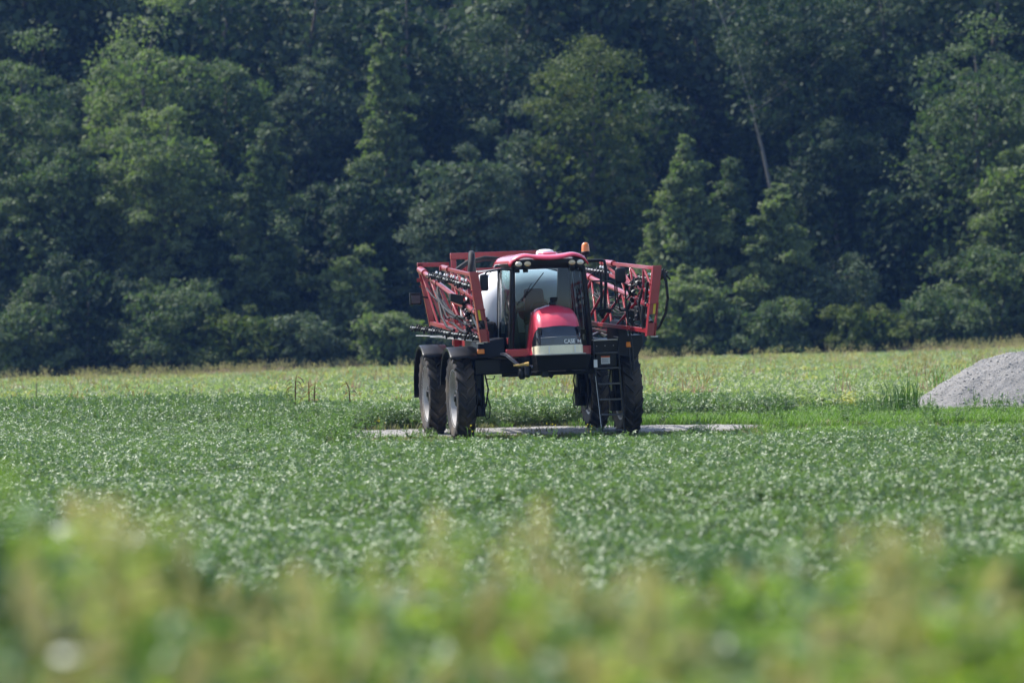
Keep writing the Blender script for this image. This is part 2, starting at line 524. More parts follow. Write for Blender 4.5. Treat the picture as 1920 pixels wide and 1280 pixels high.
M['soy'] = leafmat('soy_leaf', (0.102, 0.158, 0.055), (0.185, 0.248, 0.104), rough=.46, transl=.25, tcol=(1.2, 1.5, .7), spec=.6)
M['soy_pale'] = leafmat('pale_bean_leaf', (0.215, 0.262, 0.132), (0.335, 0.365, 0.200), rough=.6, transl=.3, spec=.35)
M['soy_yellow'] = leafmat('yellowing_leaf', (0.300, 0.340, 0.100), (0.460, 0.450, 0.150), rough=.6, transl=.3, tcol=(1.2, 1.2, .6), spec=.3)
M['dry'] = leafmat('dry_grass', (0.34, 0.25, 0.16), (0.50, 0.39, 0.26), rough=.8, transl=.2, tcol=(1, .9, .6), spec=.2)
M['weed'] = leafmat('weed_leaf', (0.110, 0.190, 0.038), (0.240, 0.320, 0.080), rough=.5, transl=.5, tcol=(1.3, 1.5, .4))
M['weed_bright'] = leafmat('bright_weed_leaf', (0.165, 0.260, 0.045), (0.300, 0.380, 0.100), rough=.5, transl=.55, tcol=(1.3, 1.4, .4))
M['grass'] = leafmat('verge_grass', (0.100, 0.190, 0.030), (0.190, 0.280, 0.060), rough=.6, transl=.35)
M['grass_dull'] = leafmat('dull_grass', (0.270, 0.260, 0.100), (0.440, 0.400, 0.200), rough=.7, transl=.45)
M['reed'] = leafmat('reed_blade', (0.050, 0.110, 0.022), (0.100, 0.170, 0.040), rough=.5, transl=.3)
M['straw_head'] = leafmat('seed_head', (0.44, 0.44, 0.19), (0.62, 0.58, 0.31), rough=.9, transl=.5, tcol=(1, .9, .6), spec=.1)

M['verge_weed'] = leafmat('verge_weed_leaf', (0.080, 0.150, 0.040), (0.170, 0.250, 0.070), rough=.5, transl=.3)
M['verge_dull'] = leafmat('verge_dull_grass', (0.120, 0.125, 0.050), (0.220, 0.200, 0.095), rough=.7, transl=.3)
SOY = source_collection('soy_source', [soy_plant(i, .46 + .03 * (i % 3 - 1), .20, 30, .053, M['soy'], .35, .65) for i in range(6)])
FIELD = source_collection('far_field_source',
    [soy_plant(40 + i, .40, .36, 34, .105, M['soy_pale'], .4, .6) for i in range(4)] +
    [soy_plant(50 + i, .44, .30, 26, .10, M['soy_yellow'], .4, .6) for i in range(2)] +
    [grass_tuft(60, .70, 26, .16, .022, M['soy_yellow'], .5, (.10, .018), M['straw_head'], 7),
     grass_tuft(61, .70, 26, .25, .03, M['dry'], .4, (.12, .02), M['straw_head'], 9)])
VERGE = source_collection('verge_source',
    [grass_tuft(70 + i, .22, 34, .2, .016, M['grass'], .6) for i in range(3)] +
    [grass_tuft(75 + i, .15, 26, .2, .014, M['verge_dull'], .6) for i in range(2)] +
    [weed_plant(78, .42, 60, .09, .045, M['verge_weed']), weed_plant(79, .48, 60, .085, .045, M['soy'])])
M['bank_soy'] = leafmat('bank_broad_leaf', (0.045, 0.105, 0.028), (0.110, 0.190, 0.060), rough=.42, transl=.25, tcol=(1.2, 1.5, .5), spec=.6)
BANK = source_collection('bank_source',
    [weed_plant(80, .95, 90, .15, .075, M['weed']), weed_plant(81, .9, 90, .15, .085, M['weed_bright'], .26),
     weed_plant(82, .85, 80, .17, .11, M['bank_soy'], .26), weed_plant(83, .8, 80, .13, .08, M['soy_pale'], .26),
     grass_tuft(84, .8, 30, .14, .014, M['grass'], .5, (.10, .016), M['straw_head'], 5),
     grass_tuft(85, .85, 26, .14, .014, M['grass_dull'], .4, (.12, .02), M['straw_head'], 7),
     weed_plant(86, .9, 70, .14, .06, M['soy_yellow'], .24)])

rng = np.random.default_rng(11)
def lowfreq(x, y, s, seed):
    r = np.random.default_rng(seed); v = 0
    for k in range(5):
        a, b, p, q = r.uniform(.4, 1.6) / s, r.uniform(.4, 1.6) / s, r.uniform(0, 6.28), r.uniform(0, 6.28)
        v = v + np.sin(x * a + p + .8 * np.sin(y * b)) * np.sin(y * b + q)
    return v / 2.2

def jitter_points(x0, x1, y0, y1, dens):
    s = 1 / math.sqrt(dens)
    X, Y = np.meshgrid(np.arange(x0, x1, s), np.arange(y0, y1, s))
    X = X.ravel() + rng.uniform(-.55, .55, X.size) * s; Y = Y.ravel() + rng.uniform(-.55, .55, Y.size) * s
    return X, Y

def in_view(X, Y, margin=3.0):
    d = Y + CAM_D
    return np.abs(X) < .1364 * d + margin

def is_field_front(X, Y):
    edge = -12.4 + 1.4 * smooth(5, 9, X) + .9 * np.sin(X * .33) * .4 + np.clip((-X - 3.45) * 12, 0, 40)       # left of the track the crop runs on
    return Y < edge

# front crop
X, Y = jitter_points(-18, 18, -57, 13, 24)
k = in_view(X, Y) & is_field_front(X, Y) & (Y < 13 + .5 * np.sin(X * 2))
X, Y = X[k], Y[k]
hs = 1 + .19 * lowfreq(X * .4, Y, 1.5, 5) + .07 * lowfreq(X, Y, .5, 6)
Z = gz(X, Y)
n = len(X)
left = smooth(3.2, 5.5, -X)
hs = hs * (1 - .22 * left * smooth(-11, -8, Y) * (1 - smooth(3, 6, Y)) + .48 * left * smooth(4, 7, Y))
S = np.stack([rng.uniform(.9, 1.15, n), rng.uniform(.9, 1.15, n), np.clip(hs, .65, 1.75) * rng.uniform(.88, 1.1, n)], -1)
scatter('soybean_crop', SOY, np.stack([X, Y, Z], -1), np.stack([rng.normal(0, .1, n), rng.normal(0, .1, n), rng.uniform(0, 6.28, n)], -1), S,
        rng.integers(0, 6, n), 'glossy green soybean crop filling the field in front of the sprayer', 'crop')

# crop strip behind the track
X, Y = jitter_points(-5, 17, 6.0, 13.5, 24)
near = np.where(X < 2.6, 7.5, 9.3) + .35 * np.sin(X * 1.7) + .2 * np.sin(X * 4.1)
k = (Y > near) & in_view(X, Y) & ~is_field_front(X, Y) & ~((X > 6.2 + .6 * np.sin(Y * 2)) & (Y < 14))
X, Y = X[k], Y[k]; n = len(X)
S = np.stack([rng.uniform(.9, 1.2, n)] * 2 + [rng.uniform(.85, 1.25, n) * (1 + .12 * lowfreq(X, Y, .5, 8))], -1)
scatter('soybean_strip', SOY, np.stack([X, Y, gz(X, Y)], -1), np.stack([rng.normal(0, .1, n), rng.normal(0, .1, n), rng.uniform(0, 6.28, n)], -1), S,
        rng.integers(0, 6, n), 'dark green soybean strip behind the gravel track and sprayer wheels', 'crop')

# far pale field
X, Y = jitter_points(-46, 46, 12.5, 142, 4.6)
k = in_view(X, Y, 6)
X, Y = X[k], Y[k]; n = len(X)
u = .55 * rng.uniform(0, 1, n) + .45 * np.clip(.5 + .5 * lowfreq(X, Y * .45, .8, 31), 0, 1)
yel = .10 + .24 * smooth(25, 115, Y) + .13 * lowfreq(X, Y * .5, 3.0, 12)
tall = .03 + .05 * smooth(40, 120, Y)
I = rng.integers(0, 4, n)
I = np.where(u < yel, rng.integers(4, 6, n), I)
I = np.where(u > 1 - tall, 6, I)
edge = smooth(126, 140, Y + 4 * np.sin(X * .3))
I = np.where((rng.uniform(0, 1, n) < edge * .5), 7, I)
I = np.where(rng.uniform(0, 1, n) < .012, 7, I)
S = np.stack([rng.uniform(.85, 1.3, n)] * 2 + [rng.uniform(.75, 1.25, n)], -1)
scatter('weedy_bean_field', FIELD, np.stack([X, Y, gz(X, Y)], -1), np.stack([rng.normal(0, .08, n), rng.normal(0, .08, n), rng.uniform(0, 6.28, n)], -1), S, I,
        'pale yellowing weedy bean field reaching to the foot of the wood', 'field')

# verge grass and short growth round the wheels
X, Y = jitter_points(-4.5, 17, -11, 13.5, 30)
ongravel = np.zeros(len(X), bool)
for (gx, a, b) in tr:
    ongravel |= (np.abs(X - gx) < .1) & (Y > a + .05) & (Y < b - .05)
k = in_view(X, Y) & ~is_field_front(X, Y) & (~ongravel | (rng.uniform(0, 1, len(X)) < .02))
k &= (Y > 2.4) | (rng.uniform(0, 1, len(X)) < .4)
k &= (Y < np.where(X < 2.6, 7, 14))
X, Y = X[k], Y[k]; n = len(X)
lush = ((Y > 4.5) & (rng.uniform(0, 1, n) < .9) & (X > 1)) | ((X > 5.5) & (rng.uniform(0, 1, n) < .75)) | (rng.uniform(0, 1, n) < .15)
I = np.where(lush, rng.integers(0, 3, n), rng.integers(3, 5, n))
I = np.where((rng.uniform(0, 1, n) < .05), rng.integers(5, 7, n), I)
S = np.stack([rng.uniform(.8, 1.3, n)] * 2 + [rng.uniform(.7, 1.4, n) * np.where(Y < 2, .5, 1)], -1)
scatter('verge_grass', VERGE, np.stack([X, Y, gz(X, Y)], -1), np.stack([np.zeros(n), np.zeros(n), rng.uniform(0, 6.28, n)], -1), S, I,
        'bright short grass on the verge between track and gravel pile', 'grass')

# weeds along the left end of the track
X, Y = jitter_points(-9.5, -2.6, -6, 9, 6)
k = ((np.abs(X + 4.9 + .12 * (Y - 2)) < 1.2) | ((Y > 3) & (Y < 8) & (lowfreq(X, Y, .6, 44) > -.1))) & (rng.uniform(0, 1, len(X)) < .6)
X, Y = X[k], Y[k]; n = len(X)
S = np.stack([rng.uniform(.9, 1.4, n)] * 2 + [rng.uniform(1.0, 1.6, n)], -1)
scatter('track_weeds', VERGE, np.stack([X, Y, gz(X, Y)], -1), np.stack([np.zeros(n), np.zeros(n), rng.uniform(0, 6.28, n)], -1), S, rng.integers(5, 7, n),
        'leafy green weeds where the gravel track ends in the crop', 'weeds')

# weeds on the near bank
X, Y = jitter_points(-7, 7, -73.5, -56, 26)
d = Y + CAM_D
k = (np.abs(X) < .1364 * d + 1.2)
X, Y, d = X[k], Y[k], d[k]; n = len(X)
px = 960 + 7040 * X / d
u = rng.uniform(0, 1, n) + .12 * lowfreq(X, Y, .45, 21)
I = np.select([u < .28, u < .43, u < .68, u < .78, u < .85, u < .92], [0, 1, 2, 3, 4, 5], 6)
I = np.where((d > 12) & (rng.uniform(0, 1, n) < .55), 2, I)
hgt = .85 + .12 * lowfreq(X, Y, .5, 22)
hgt = np.where(px < 330, hgt + .20 * (1 - smooth(220, 340, px)) + 0, hgt)
hgt = np.where(d > 14, hgt * .85, hgt)
S = np.stack([rng.uniform(.8, 1.2, n)] * 2 + [hgt * rng.uniform(.82, 1.08, n)], -1)
scatter('bank_weeds', BANK, np.stack([X, Y, gz(X, Y)], -1), np.stack([rng.normal(0, .1, n), rng.normal(0, .1, n), rng.uniform(0, 6.28, n)], -1), S, I,
        'blurred green and tan weeds filling the near foreground', 'weeds')
# ------------------------------------------------------------------ the sprayer
# local frame: x to the viewer's right, y towards the machine's rear, z up; front axle at y = 0
spr = empty('crop_sprayer', (0.78, 0, 0.016))
spr.rotation_mode = 'ZYX'
spr.matrix_world = Matrix.Translation((0.78, 0, 0.016)) @ Matrix.Rotation(math.radians(9.5), 4, 'Z') @ Matrix.Rotation(-0.036, 4, 'Y')
tag(spr, 'tall red self-propelled crop sprayer with folded booms parked on the track', 'sprayer')

# --- wheels
def tyre_mesh(sg):
    mb = MB()
    mb.lathe([(-.165, .60), (-.185, .64), (-.215, .72), (-.215, .80), (-.19, .838), (-.10, .848), (0, .852), (.10, .848), (.19, .838), (.215, .80), (.215, .72), (.185, .64), (.165, .60), (.15, .585), (-.15, .585)], 'x', 72, close=True)
    NL = 21
    for side in (-1, 1):
        for i in range(NL):
            th0 = 2 * math.pi * (i + (.5 if side > 0 else 0)) / NL
            rows = []
            for t in (0, .35, .7, 1.0):
                x = side * (.212 - .205 * t)
                th = th0 - (.03 + .25 * t ** .9) * -1
                w = .060 - .016 * t
                rb, rt = (.825 if t == 0 else .842), (.905 if t == 0 else .925)
                r_ = []
                for (dw, rr) in ((-w / 2 - .012, rb), (-w / 2, rt), (w / 2, rt), (w / 2 + .012, rb)):
                    a = th + dw / .9
                    r_.append((x, -rr * math.cos(a), rr * math.sin(a) * -1))
                rows.append(r_)
            mb.grid(rows)
            b = len(mb.v) - 16
            mb.f.append((b, b + 1, b + 2, b + 3)); mb.f.append((b + 12, b + 13, b + 14, b + 15))
            # shoulder tail running down the sidewall
            a0 = th0 + .03
            q = []
            for (xx, rr) in ((side * .213, .875), (side * .222, .79)):
                for dw in (-.026, .026):
                    a = a0 + dw / .9 * (1 if rr > .8 else .6)
                    q.append((xx, -rr * math.cos(a), -rr * math.sin(a)))
            q2 = [(p[0] - side * .03, p[1], p[2]) for p in q]
            mb.hexa([q[0], q[1], q[3], q[2]], [q2[0], q2[1], q2[3], q2[2]])
    return mb.mesh('tyre', M['rubber'], 30)
tyre_me = tyre_mesh(1)
def rim_mesh(o):
    mb = MB()
    mb.lathe([(o * .168, .60), (o * .175, .625), (o * .155, .60), (o * .15, .575), (o * .02, .55), (o * -.07, .53), (o * -.09, .46), (o * -.10, .30), (o * -.10, .16), (o * -.12, .16), (o * -.12, .46), (o * -.10, .55), (o * -.15, .565), (o * -.165, .60)], 'x', 48, cap=False)
    for k in range(8):           # rim lugs
        a = 2 * math.pi * k / 8
        c = Vector((o * -.06, .49 * math.cos(a), .49 * math.sin(a)))
        mb.bar(c - Vector((o * .05, 0, 0)), c + Vector((o * .05, 0, 0)), .08, .1, up=(0, math.cos(a), math.sin(a)))
    return mb.mesh('wheel', M['rim'], 40)
def hub_mesh(o):
    mb = MB()
    mb.lathe([(o * -.20, .20), (o * -.02, .21), (o * .0, .19), (o * .10, .185), (o * .125, .16), (o * .13, .08), (o * .16, .07), (o * .165, .02)], 'x', 24)
    for k in range(10):
        a = 2 * math.pi * k / 10
        mb.lathe([(o * -.03, .017), (o * .015, .017)], 'x', 6, (0, .25 * math.cos(a), .25 * math.sin(a)))
    return mb.mesh('hub', M['black'], 40)
rims = {o: rim_mesh(o) for o in (-1, 1)}; hubs = {o: hub_mesh(o) for o in (-1, 1)}
TRK, WB, WR = 1.86, 4.1, .925
wi = 0
for yy in (0, WB):
    for o in (-1, 1):
        w = inst('wheel', rims[o], spr, (-TRK if o < 0 else (1.72 if yy == 0 else 1.80), yy, WR), (.3 * wi, 0, 0)); wi += 1
        w.scale = (.92, 1, 1)
        inst('tyre', tyre_me, w); inst('hub', hubs[o], w)

# --- fenders: bent sheet over each wheel
for yy, a0, a1 in ((0, 52, 165), (WB, 50, 186)):
    for o in ((-1,) if yy == 0 else (-1, 1)):
        mb = MB(); rows = []
        for i in range(19):
            a = math.radians(a0 + (a1 - a0) * i / 18)
            R = 1.06 + .02 * math.sin(a)
            c, s = math.cos(a), math.sin(a)
            y, z = yy - R * c, WR + R * s
            y2, z2 = yy - (R - .07) * c, WR + (R - .07) * s
            rows.append([(o * (TRK + .27), y2, z2), (o * (TRK + .275), y - (-.012 * c), z - .012 * s), (o * (TRK + .25), y, z), (o * (TRK - .05), y, z + .006), (o * (TRK - .29), y, z)])
        mb.grid(rows).build('fender', M['black'], spr, solid=.014, angle=50)

# --- chassis
mb = MB()
for o in (-1, 1):
    mb.box(o * .55 - .08, o * .55 + .08, -.9, 6.4, 1.48, 1.76)
for yy in (.5, 1.9, 3.3, 5.0, 6.2):
    mb.box(-.47, .47, yy - .07, yy + .07, 1.52, 1.70)
mb.build('chassis', M['black'], spr, .012)
for yy in (0, WB):
    mb = MB()
    mb.box(-1.58, 1.58, yy - .20, yy + .18, 1.40, 1.72)
    mb.box(-1.60, -1.05, yy - .42, yy - .20, 1.42, 1.73)
    mb.box(-1.0, 1.0, yy - .26, yy - .2, 1.34, 1.46)
    ax = mb.build('axle', M['black'], spr, .015)
    for o in (-1, 1):
        mb = MB()
        mb.box(o * 1.49 - .09, o * 1.49 + .09, yy - .13, yy + .13, .80, 1.40)
        mb.tube([(o * 1.49, yy, .52), (o * 1.49, yy, .95)], .15, 14)
        mb.lathe([(o * 1.45, .23), (o * 1.64, .23), (o * 1.68, .18)], 'x', 20, (0, yy, WR))
        mb.lathe([(o * 1.565, .30), (o * 1.57, .50), (o * 1.60, .51), (o * 1.605, .30)], 'x', 28, (0, yy, WR))  # black disc added so the inner side of the wheel reads as shaded
        mb.build('leg', M['black'], ax, .01)
        mb = MB()
        mb.tube([(o * 1.36, yy - .18, 1.45), (o * 1.30, yy - .22, 1.1), (o * 1.35, yy - .16, .75), (o * 1.42, yy - .14, .62), (o * 1.44, yy - .1, .8)], .018, 6)
        mb.tube([(o * 1.40, yy - .2, 1.40), (o * 1.40, yy - .2, .8), (o * 1.46, yy - .12, .7)], .022, 6)
        mb.tube([(o * 1.33, yy - .19, .98), (o * 1.27, yy - .21, .72), (o * 1.29, yy - .21, .5), (o * 1.35, yy - .2, .46), (o * 1.39, yy - .2, .56), (o * 1.38, yy - .2, .8)], .013, 6)
        mb.tube([(o * 1.35, yy - .22, 1.32), (o * 1.18, yy - .24, 1.30), (o * 1.15, yy - .24, 1.38)], .012, 6)
        mb.build('hydraulic_hose', M['hose'], ax)

# --- bodywork either side below the booms
mb = MB()      # left: black inner wing and fuel tank
mb.hexa([(-1.60, -.52, 1.75), (-.96, -.60, 1.78), (-.96, .6, 1.78), (-1.60, .6, 1.75)], [(-1.50, -.42, 2.10), (-.96, -.46, 2.18), (-.96, .6, 2.18), (-1.50, .6, 2.10)])
mb.build('wing_panel', M['black'], spr, .03)
mb = MB(); mb.box(-1.36, -.90, .72, 2.5, 1.86, 2.52)
mb.build('fuel_tank', M['plastic'], spr, .10)
mb = MB(); mb.lathe([(0, .10), (.05, .10), (.06, .06), (.10, .06)], 'z', 16, (-1.12, 1.0, 2.51)); mb.build('filler_cap', M['black'], spr, .005)
mb = MB(); mb.box(-1.555, -1.405, -.575, -.51, 1.855, 1.955); mb.build('indicator_lamp', M['orange'], spr, .012)
mb = MB(); mb.box(1.605, 1.715, -.775, -.72, 1.88, 1.99); mb.build('indicator_lamp', M['orange'], spr, .012)
mb = MB(); mb.box(-.93, -.87, -.66, -.61, 2.04, 2.17); mb.build('red_reflector', M['red'], spr, .008)

mb = MB()      # right: black shield over the wheel beside the steps
mb.prism([(1.44, 1.70), (1.44, 2.30), (1.55, 2.46), (1.60, 2.46), (1.66, 2.12), (1.98, 2.14), (1.98, 1.92), (1.84, 1.66)], -.72, .5, 'y')
mb.build('wheel_shield', M['plastic'], spr, .02)
pf = MB()
pf.box(.86, 1.43, -.74, 1.0, 1.80, 2.04)
deck = pf.build('platform', M['black'], spr, .012)
mb = MB(); mb.box(.87, 1.43, -.755, -.70, 2.043, 2.065); mb.build('tread_edge', M['steel'], deck)
for xx in (.97, 1.15, 1.33):
    mb = MB(); mb.lathe([(-.755, .010), (-.735, .010)], 'y', 8, (xx, 0, 1.93)); mb.build('bolt', M['steel'], deck)
mb = MB()      # clutter on the deck behind the steps
mb.box(.9, 1.1, .2, .7, 2.05, 2.18)
mb.tube([(.95, .1, 2.10), (1.2, .3, 2.19), (1.4, .6, 2.12), (1.45, 1.4, 2.2)], .035, 8)
mb.tube([(.9, .6, 2.24), (1.2, .8, 2.27), (1.5, .9, 2.2)], .03, 8)
mb.build('valve_block', M['steel'], deck, .01)
mb = MB(); mb.box(1.02, 1.13, -.1, .2, 2.07, 2.10); mb.build('tool_tray', M['white'], deck, .008)
mb = MB(); mb.tube([(.88, .9, 2.28), (1.2, 1.0, 2.25), (1.7, 1.1, 2.18)], .05, 8); mb.build('pipe', M['boom_red'], deck)

# --- steps
lad = empty('ladder', (0, 0, 0), spr)
def lx(z, x0, x1): return x1 + (x0 - x1) * (z - .12) / 1.70
def ly(z): return -1.08 + .22 * (z - .12) / 1.70
for (x0, x1) in ((.87, .97), (1.41, 1.44)):
    mb = MB()
    mb.bar((lx(.12, x0, x1), ly(.12), .12), (lx(1.95, x0, x1), ly(1.95), 1.95), .03, .07)
    mb.build('rail', M['black'], lad, .006)
mb = MB(); mb.bar((lx(.14, .85, .945), ly(.14) - .04, .14), (lx(1.3, .85, .945), ly(1.3) - .04, 1.3), .008, .008); mb.build('reflective_strip', M['paper'], lad)
for z in (.15, .48, .80, 1.13, 1.46, 1.78):
    mb = MB()
    a, b = lx(z, .87, .97), lx(z, 1.41, 1.44)
    mb.box(a + .015, b - .015, ly(z) - .06, ly(z) + .06, z - .018, z + .018)
    mb.build('step', M['step'], lad, .006)
mb = MB(); mb.box(.93, 1.36, -.86, -.82, 1.50, 1.76); mb.build('kick_plate', M['black'], lad, .006)
mb = MB(); mb.box(1.03, 1.22, -.872, -.863, 1.55, 1.71); sg_ = mb.build('warning_label', M['paper'], lad)
mb = MB(); mb.box(1.03, 1.22, -.878, -.8725, 1.685, 1.713); mb.build('label_header', M['warn'], sg_)
for k in range(5):
    mb = MB(); mb.box(1.045, 1.205 - .03 * (k % 2), -.8765, -.8725, 1.655 - .02 * k, 1.661 - .02 * k); mb.build('label_line', M['trim'], sg_)
mb = MB(); mb.box(.755, .83, -1.50, -1.49, 1.50, 1.66); mb.build('warning_label', M['paper'], spr)
mb = MB(); mb.tube([(.84, -1.0, 2.06), (.855, -1.02, 1.6), (.87, -1.05, 1.35)], .02, 8); mb.build('handrail', M['black'], lad)

# --- tank: broad oval drum behind the cab
mb = MB(); rows = []
prof = [(1.30, .30), (1.33, .55), (1.42, .76), (1.58, .91), (1.78, .985), (2.05, 1.0), (4.3, 1.0), (4.6, .95), (4.78, .80), (4.84, .5)]
for (yy, q) in prof:
    r_ = []
    for k in range(49):
        t = 2 * math.pi * k / 48
        c, s = math.cos(t), math.sin(t)
        e = 2 / 2.5
        r_.append((1.15 * q * math.copysign(abs(c) ** e, c), yy, 2.74 + .90 * q * math.copysign(abs(s) ** e, s)))
    rows.append(r_)
mb.grid(rows)
tank = mb.build('tank', M['tank'], spr, angle=60)
mb = MB(); mb.lathe([(3.62, .30), (3.72, .30), (3.76, .25), (3.78, .05)], 'z', 28, (.15, 2.9, 0)); mb.build('tank_lid', M['plastic'], tank, .01)
for yy in (1.9, 3.9):
    mb = MB().tube([(-1.17, yy, 2.3), (-1.168, yy, 2.75), (-1.10, yy, 3.3), (-.8, yy, 3.6), (0, yy, 3.655), (.8, yy, 3.6), (1.1, yy, 3.3), (1.168, yy, 2.75), (1.17, yy, 2.3)], .02, 6)
    mb.build('tank_strap', M['steel'], tank)
# pump and plumbing under the tank, engine cover at the rear
mb = MB(); mb.box(-.95, .95, 1.6, 4.7, 1.80, 1.95); mb.build('tank_cradle', M['boom_red'], spr, .02)
mb = MB(); mb.box(-.85, .85, 4.95, 6.3, 1.8, 3.35); mb.build('engine_cover', M['red'], spr, .12)
# filler hose looping over the tank
mb = MB(); mb.tube([(-1.22, 2.35, 2.6), (-1.21, 2.35, 3.2), (-1.17, 2.40, 3.66), (-1.13, 2.52, 3.93), (-1.08, 2.80, 4.00), (-1.02, 3.15, 3.88), (-.98, 3.3, 3.6)], .072, 14)
mb.build('filler_hose', M['hose'], spr, angle=60)
mb = MB(); mb.tube([(-1.05, 5.2, 3.66), (-.8, 5.2, 3.82), (-.4, 5.2, 3.90), (0, 5.2, 3.86), (.4, 5.2, 3.7)], .06, 10)
mb.build('return_hose', M['hose'], spr, angle=60)

# --- centre rack at the rear
rk = empty('centre_rack', (0, 0, 0), spr)
mb = MB(); mb.box(-1.00, 1.08, 6.42, 6.56, 3.91, 4.05); mb.build('top_beam', M['boom_red'], rk, .01)
for xx in (-.93, -.60, .60, .98):
    mb = MB(); mb.box(xx - .06, xx + .06, 6.44, 6.54, 1.9, 3.91); mb.build('post', M['boom_red'], rk, .008)
for zz in (3.62, 2.9, 2.0):
    mb = MB(); mb.box(-1.0, 1.06, 6.57, 6.67, zz - .07, zz + .07); mb.build('cross_beam', M['boom_red'], rk, .008)

# --- booms, folded forward along both sides
def nozzle_mesh():
    mb = MB()
    mb.lathe([(-.05, .020), (.05, .020)], 'y', 8)
    mb.lathe([(-.10, .012), (-.085, .024), (-.05, .028), (-.02, .022), (.0, .03), (.035, .03), (.045, .018), (.07, .016)], 'z', 8)
    mb.lathe([(0, .022), (.06, .022), (.07, .012)], 'x', 8, (0, 0, -.01))
    mb.lathe([(-.075, .016), (0, .018)], 'x', 6, (0, .012, -.03))
    return mb.mesh('nozzle', M['plastic'], 40)
def cap_mesh():
    mb = MB(); mb.lathe([(.06, .020), (.085, .022), (.10, .014), (.105, .004)], 'z', 8)
    return mb.mesh('nozzle_cap', M['white'], 40)
noz_me, cap_me = nozzle_mesh(), cap_mesh()
def lerp(a, b, t): return tuple(p + (q - p) * t for p, q in zip(a, b))
for o in (-1, 1):
    bm_ = empty('boom', (0, 0, 0), spr)
    bm_['label'] = 'folded spray boom on the tank side near the lamp' if o < 0 else 'folded spray boom above the steps'
    def P(x, y, z): return (o * x, y, z)
    # end plate: box channel, solid above, open channel below
    xt, zt, xb, zb = 1.92, 3.58, 1.735, 2.14
    def ex(z): return xb + (xt - xb) * (z - zb) / (zt - zb)
    def plate(name, z0, z1, w, y0, y1, m, bev=.006, dx=0.):
        mb = MB()
        lo = [P(ex(z0) - w / 2 + dx, y0, z0), P(ex(z0) + w / 2 + dx, y0, z0), P(ex(z0) + w / 2 + dx, y1, z0), P(ex(z0) - w / 2 + dx, y1, z0)]
        hi = [P(ex(z1) - w / 2 + dx, y0, z1), P(ex(z1) + w / 2 + dx, y0, z1), P(ex(z1) + w / 2 + dx, y1, z1), P(ex(z1) - w / 2 + dx, y1, z1)]
        return mb.hexa(lo, hi).build(name, m, bm_, bev)
    plate('end_plate', 2.80, 3.58, .18, -2.78, -2.62, M['boom_red'])
    plate('end_plate', 2.58, 2.80, .155, -2.74, -2.66, M['boom_red'])
    plate('end_plate', 2.14, 2.40, .155, -2.74, -2.66, M['boom_red'])
    plate('flange', 2.13, 2.80, .014, -2.79, -2.60, M['boom_red'], .003, -.0865)
    plate('flange', 2.13, 2.80, .014, -2.79, -2.60, M['boom_red'], .003, .0865)
    plate('yellow_marker', 2.585, 2.795, .05, -2.75, -2.742, M['yellow'], .0, .025 * 1)
    for zz in (2.80, 3.2):
        MB().lathe([(-.115, .02), (.115, .02)], 'x', 10, P(ex(zz), -2.70, zz)).build('hinge_pin', M['boom_red'], bm_)
    mb = MB(); mb.box(*sorted((o * (xb + .02), o * (xb + .16))), -2.7, -2.64, 2.10, 2.135); mb.build('rest_pad', M['steel'], bm_, .004)
    # inner section: deep at the rear, shallow at the front
    tA, tB = P(1.66, 6.8, 3.70), P(1.86, -2.55, 2.74)
    bA, bB = P(1.44, 6.8, 2.46), P(1.72, -2.55, 2.24)
    iA, iB = P(1.20, 6.8, 2.50), P(1.50, -1.6, 2.30)
    mb = MB(); mb.tube([tA, tB], .055, 10); mb.build('top_chord', M['boom_red'], bm_)
    mb = MB(); mb.bar(bA, bB, .09, .09); mb.build('bottom_chord', M['boom_red'], bm_, .006)
    mb = MB(); mb.bar(iA, iB, .08, .08); mb.build('bottom_chord', M['boom_red'], bm_, .006)
    for (q0, q1, qr) in ((0, .09, .085), (.30, .34, .075)): MB().tube([lerp(tA, tB, q0), lerp(tA, tB, q1)], qr, 12).build('sleeve', M['boom_red'], bm_)
    nb = 6
    for i in range(nb):
        t0, t1 = (i + .05) / nb, (i + .95) / nb
        mb = MB(); mb.bar(lerp(tA, tB, t0), lerp(bA, bB, t1 - .02), .075, .035, up=(1, 0, 0)); mb.build('diagonal', M['boom_red'], bm_, .005)
        mb = MB(); mb.bar(lerp(tA, tB, min(1, t0 + .01)), lerp(iA, iB, t0 + .02), .055, .04, up=(0, 1, 0)); mb.build('upright', M['boom_red'], bm_, .005)
    # outer section, folded back on the outside: deep at the front
    uA, uB = P(1.93, -2.62, 3.52), P(1.78, 2.35, 3.70)
    mA, mB = P(1.86, -2.62, 3.00), P(1.80, 1.7, 3.42)
    lA, lB = P(1.80, -2.62, 2.74), P(1.82, 1.0, 2.98)
    mb = MB(); mb.bar(uA, uB, .07, .07); mb.build('top_chord', M['boom_red'], bm_, .006)
    mb = MB(); mb.bar(mA, mB, .07, .07); mb.build('middle_chord', M['boom_red'], bm_, .006)
    mb = MB(); mb.bar(lA, lB, .06, .06); mb.build('bottom_chord', M['boom_red'], bm_, .006)
    mb = MB(); mb.tube([lerp(uA, uB, .80), lerp(uA, uB, 1.03)], .07, 12); mb.tube([P(1.70, 2.3, 3.7), P(1.88, 2.3, 3.7)], .055, 10); mb.build('hinge', M['boom_red'], bm_)
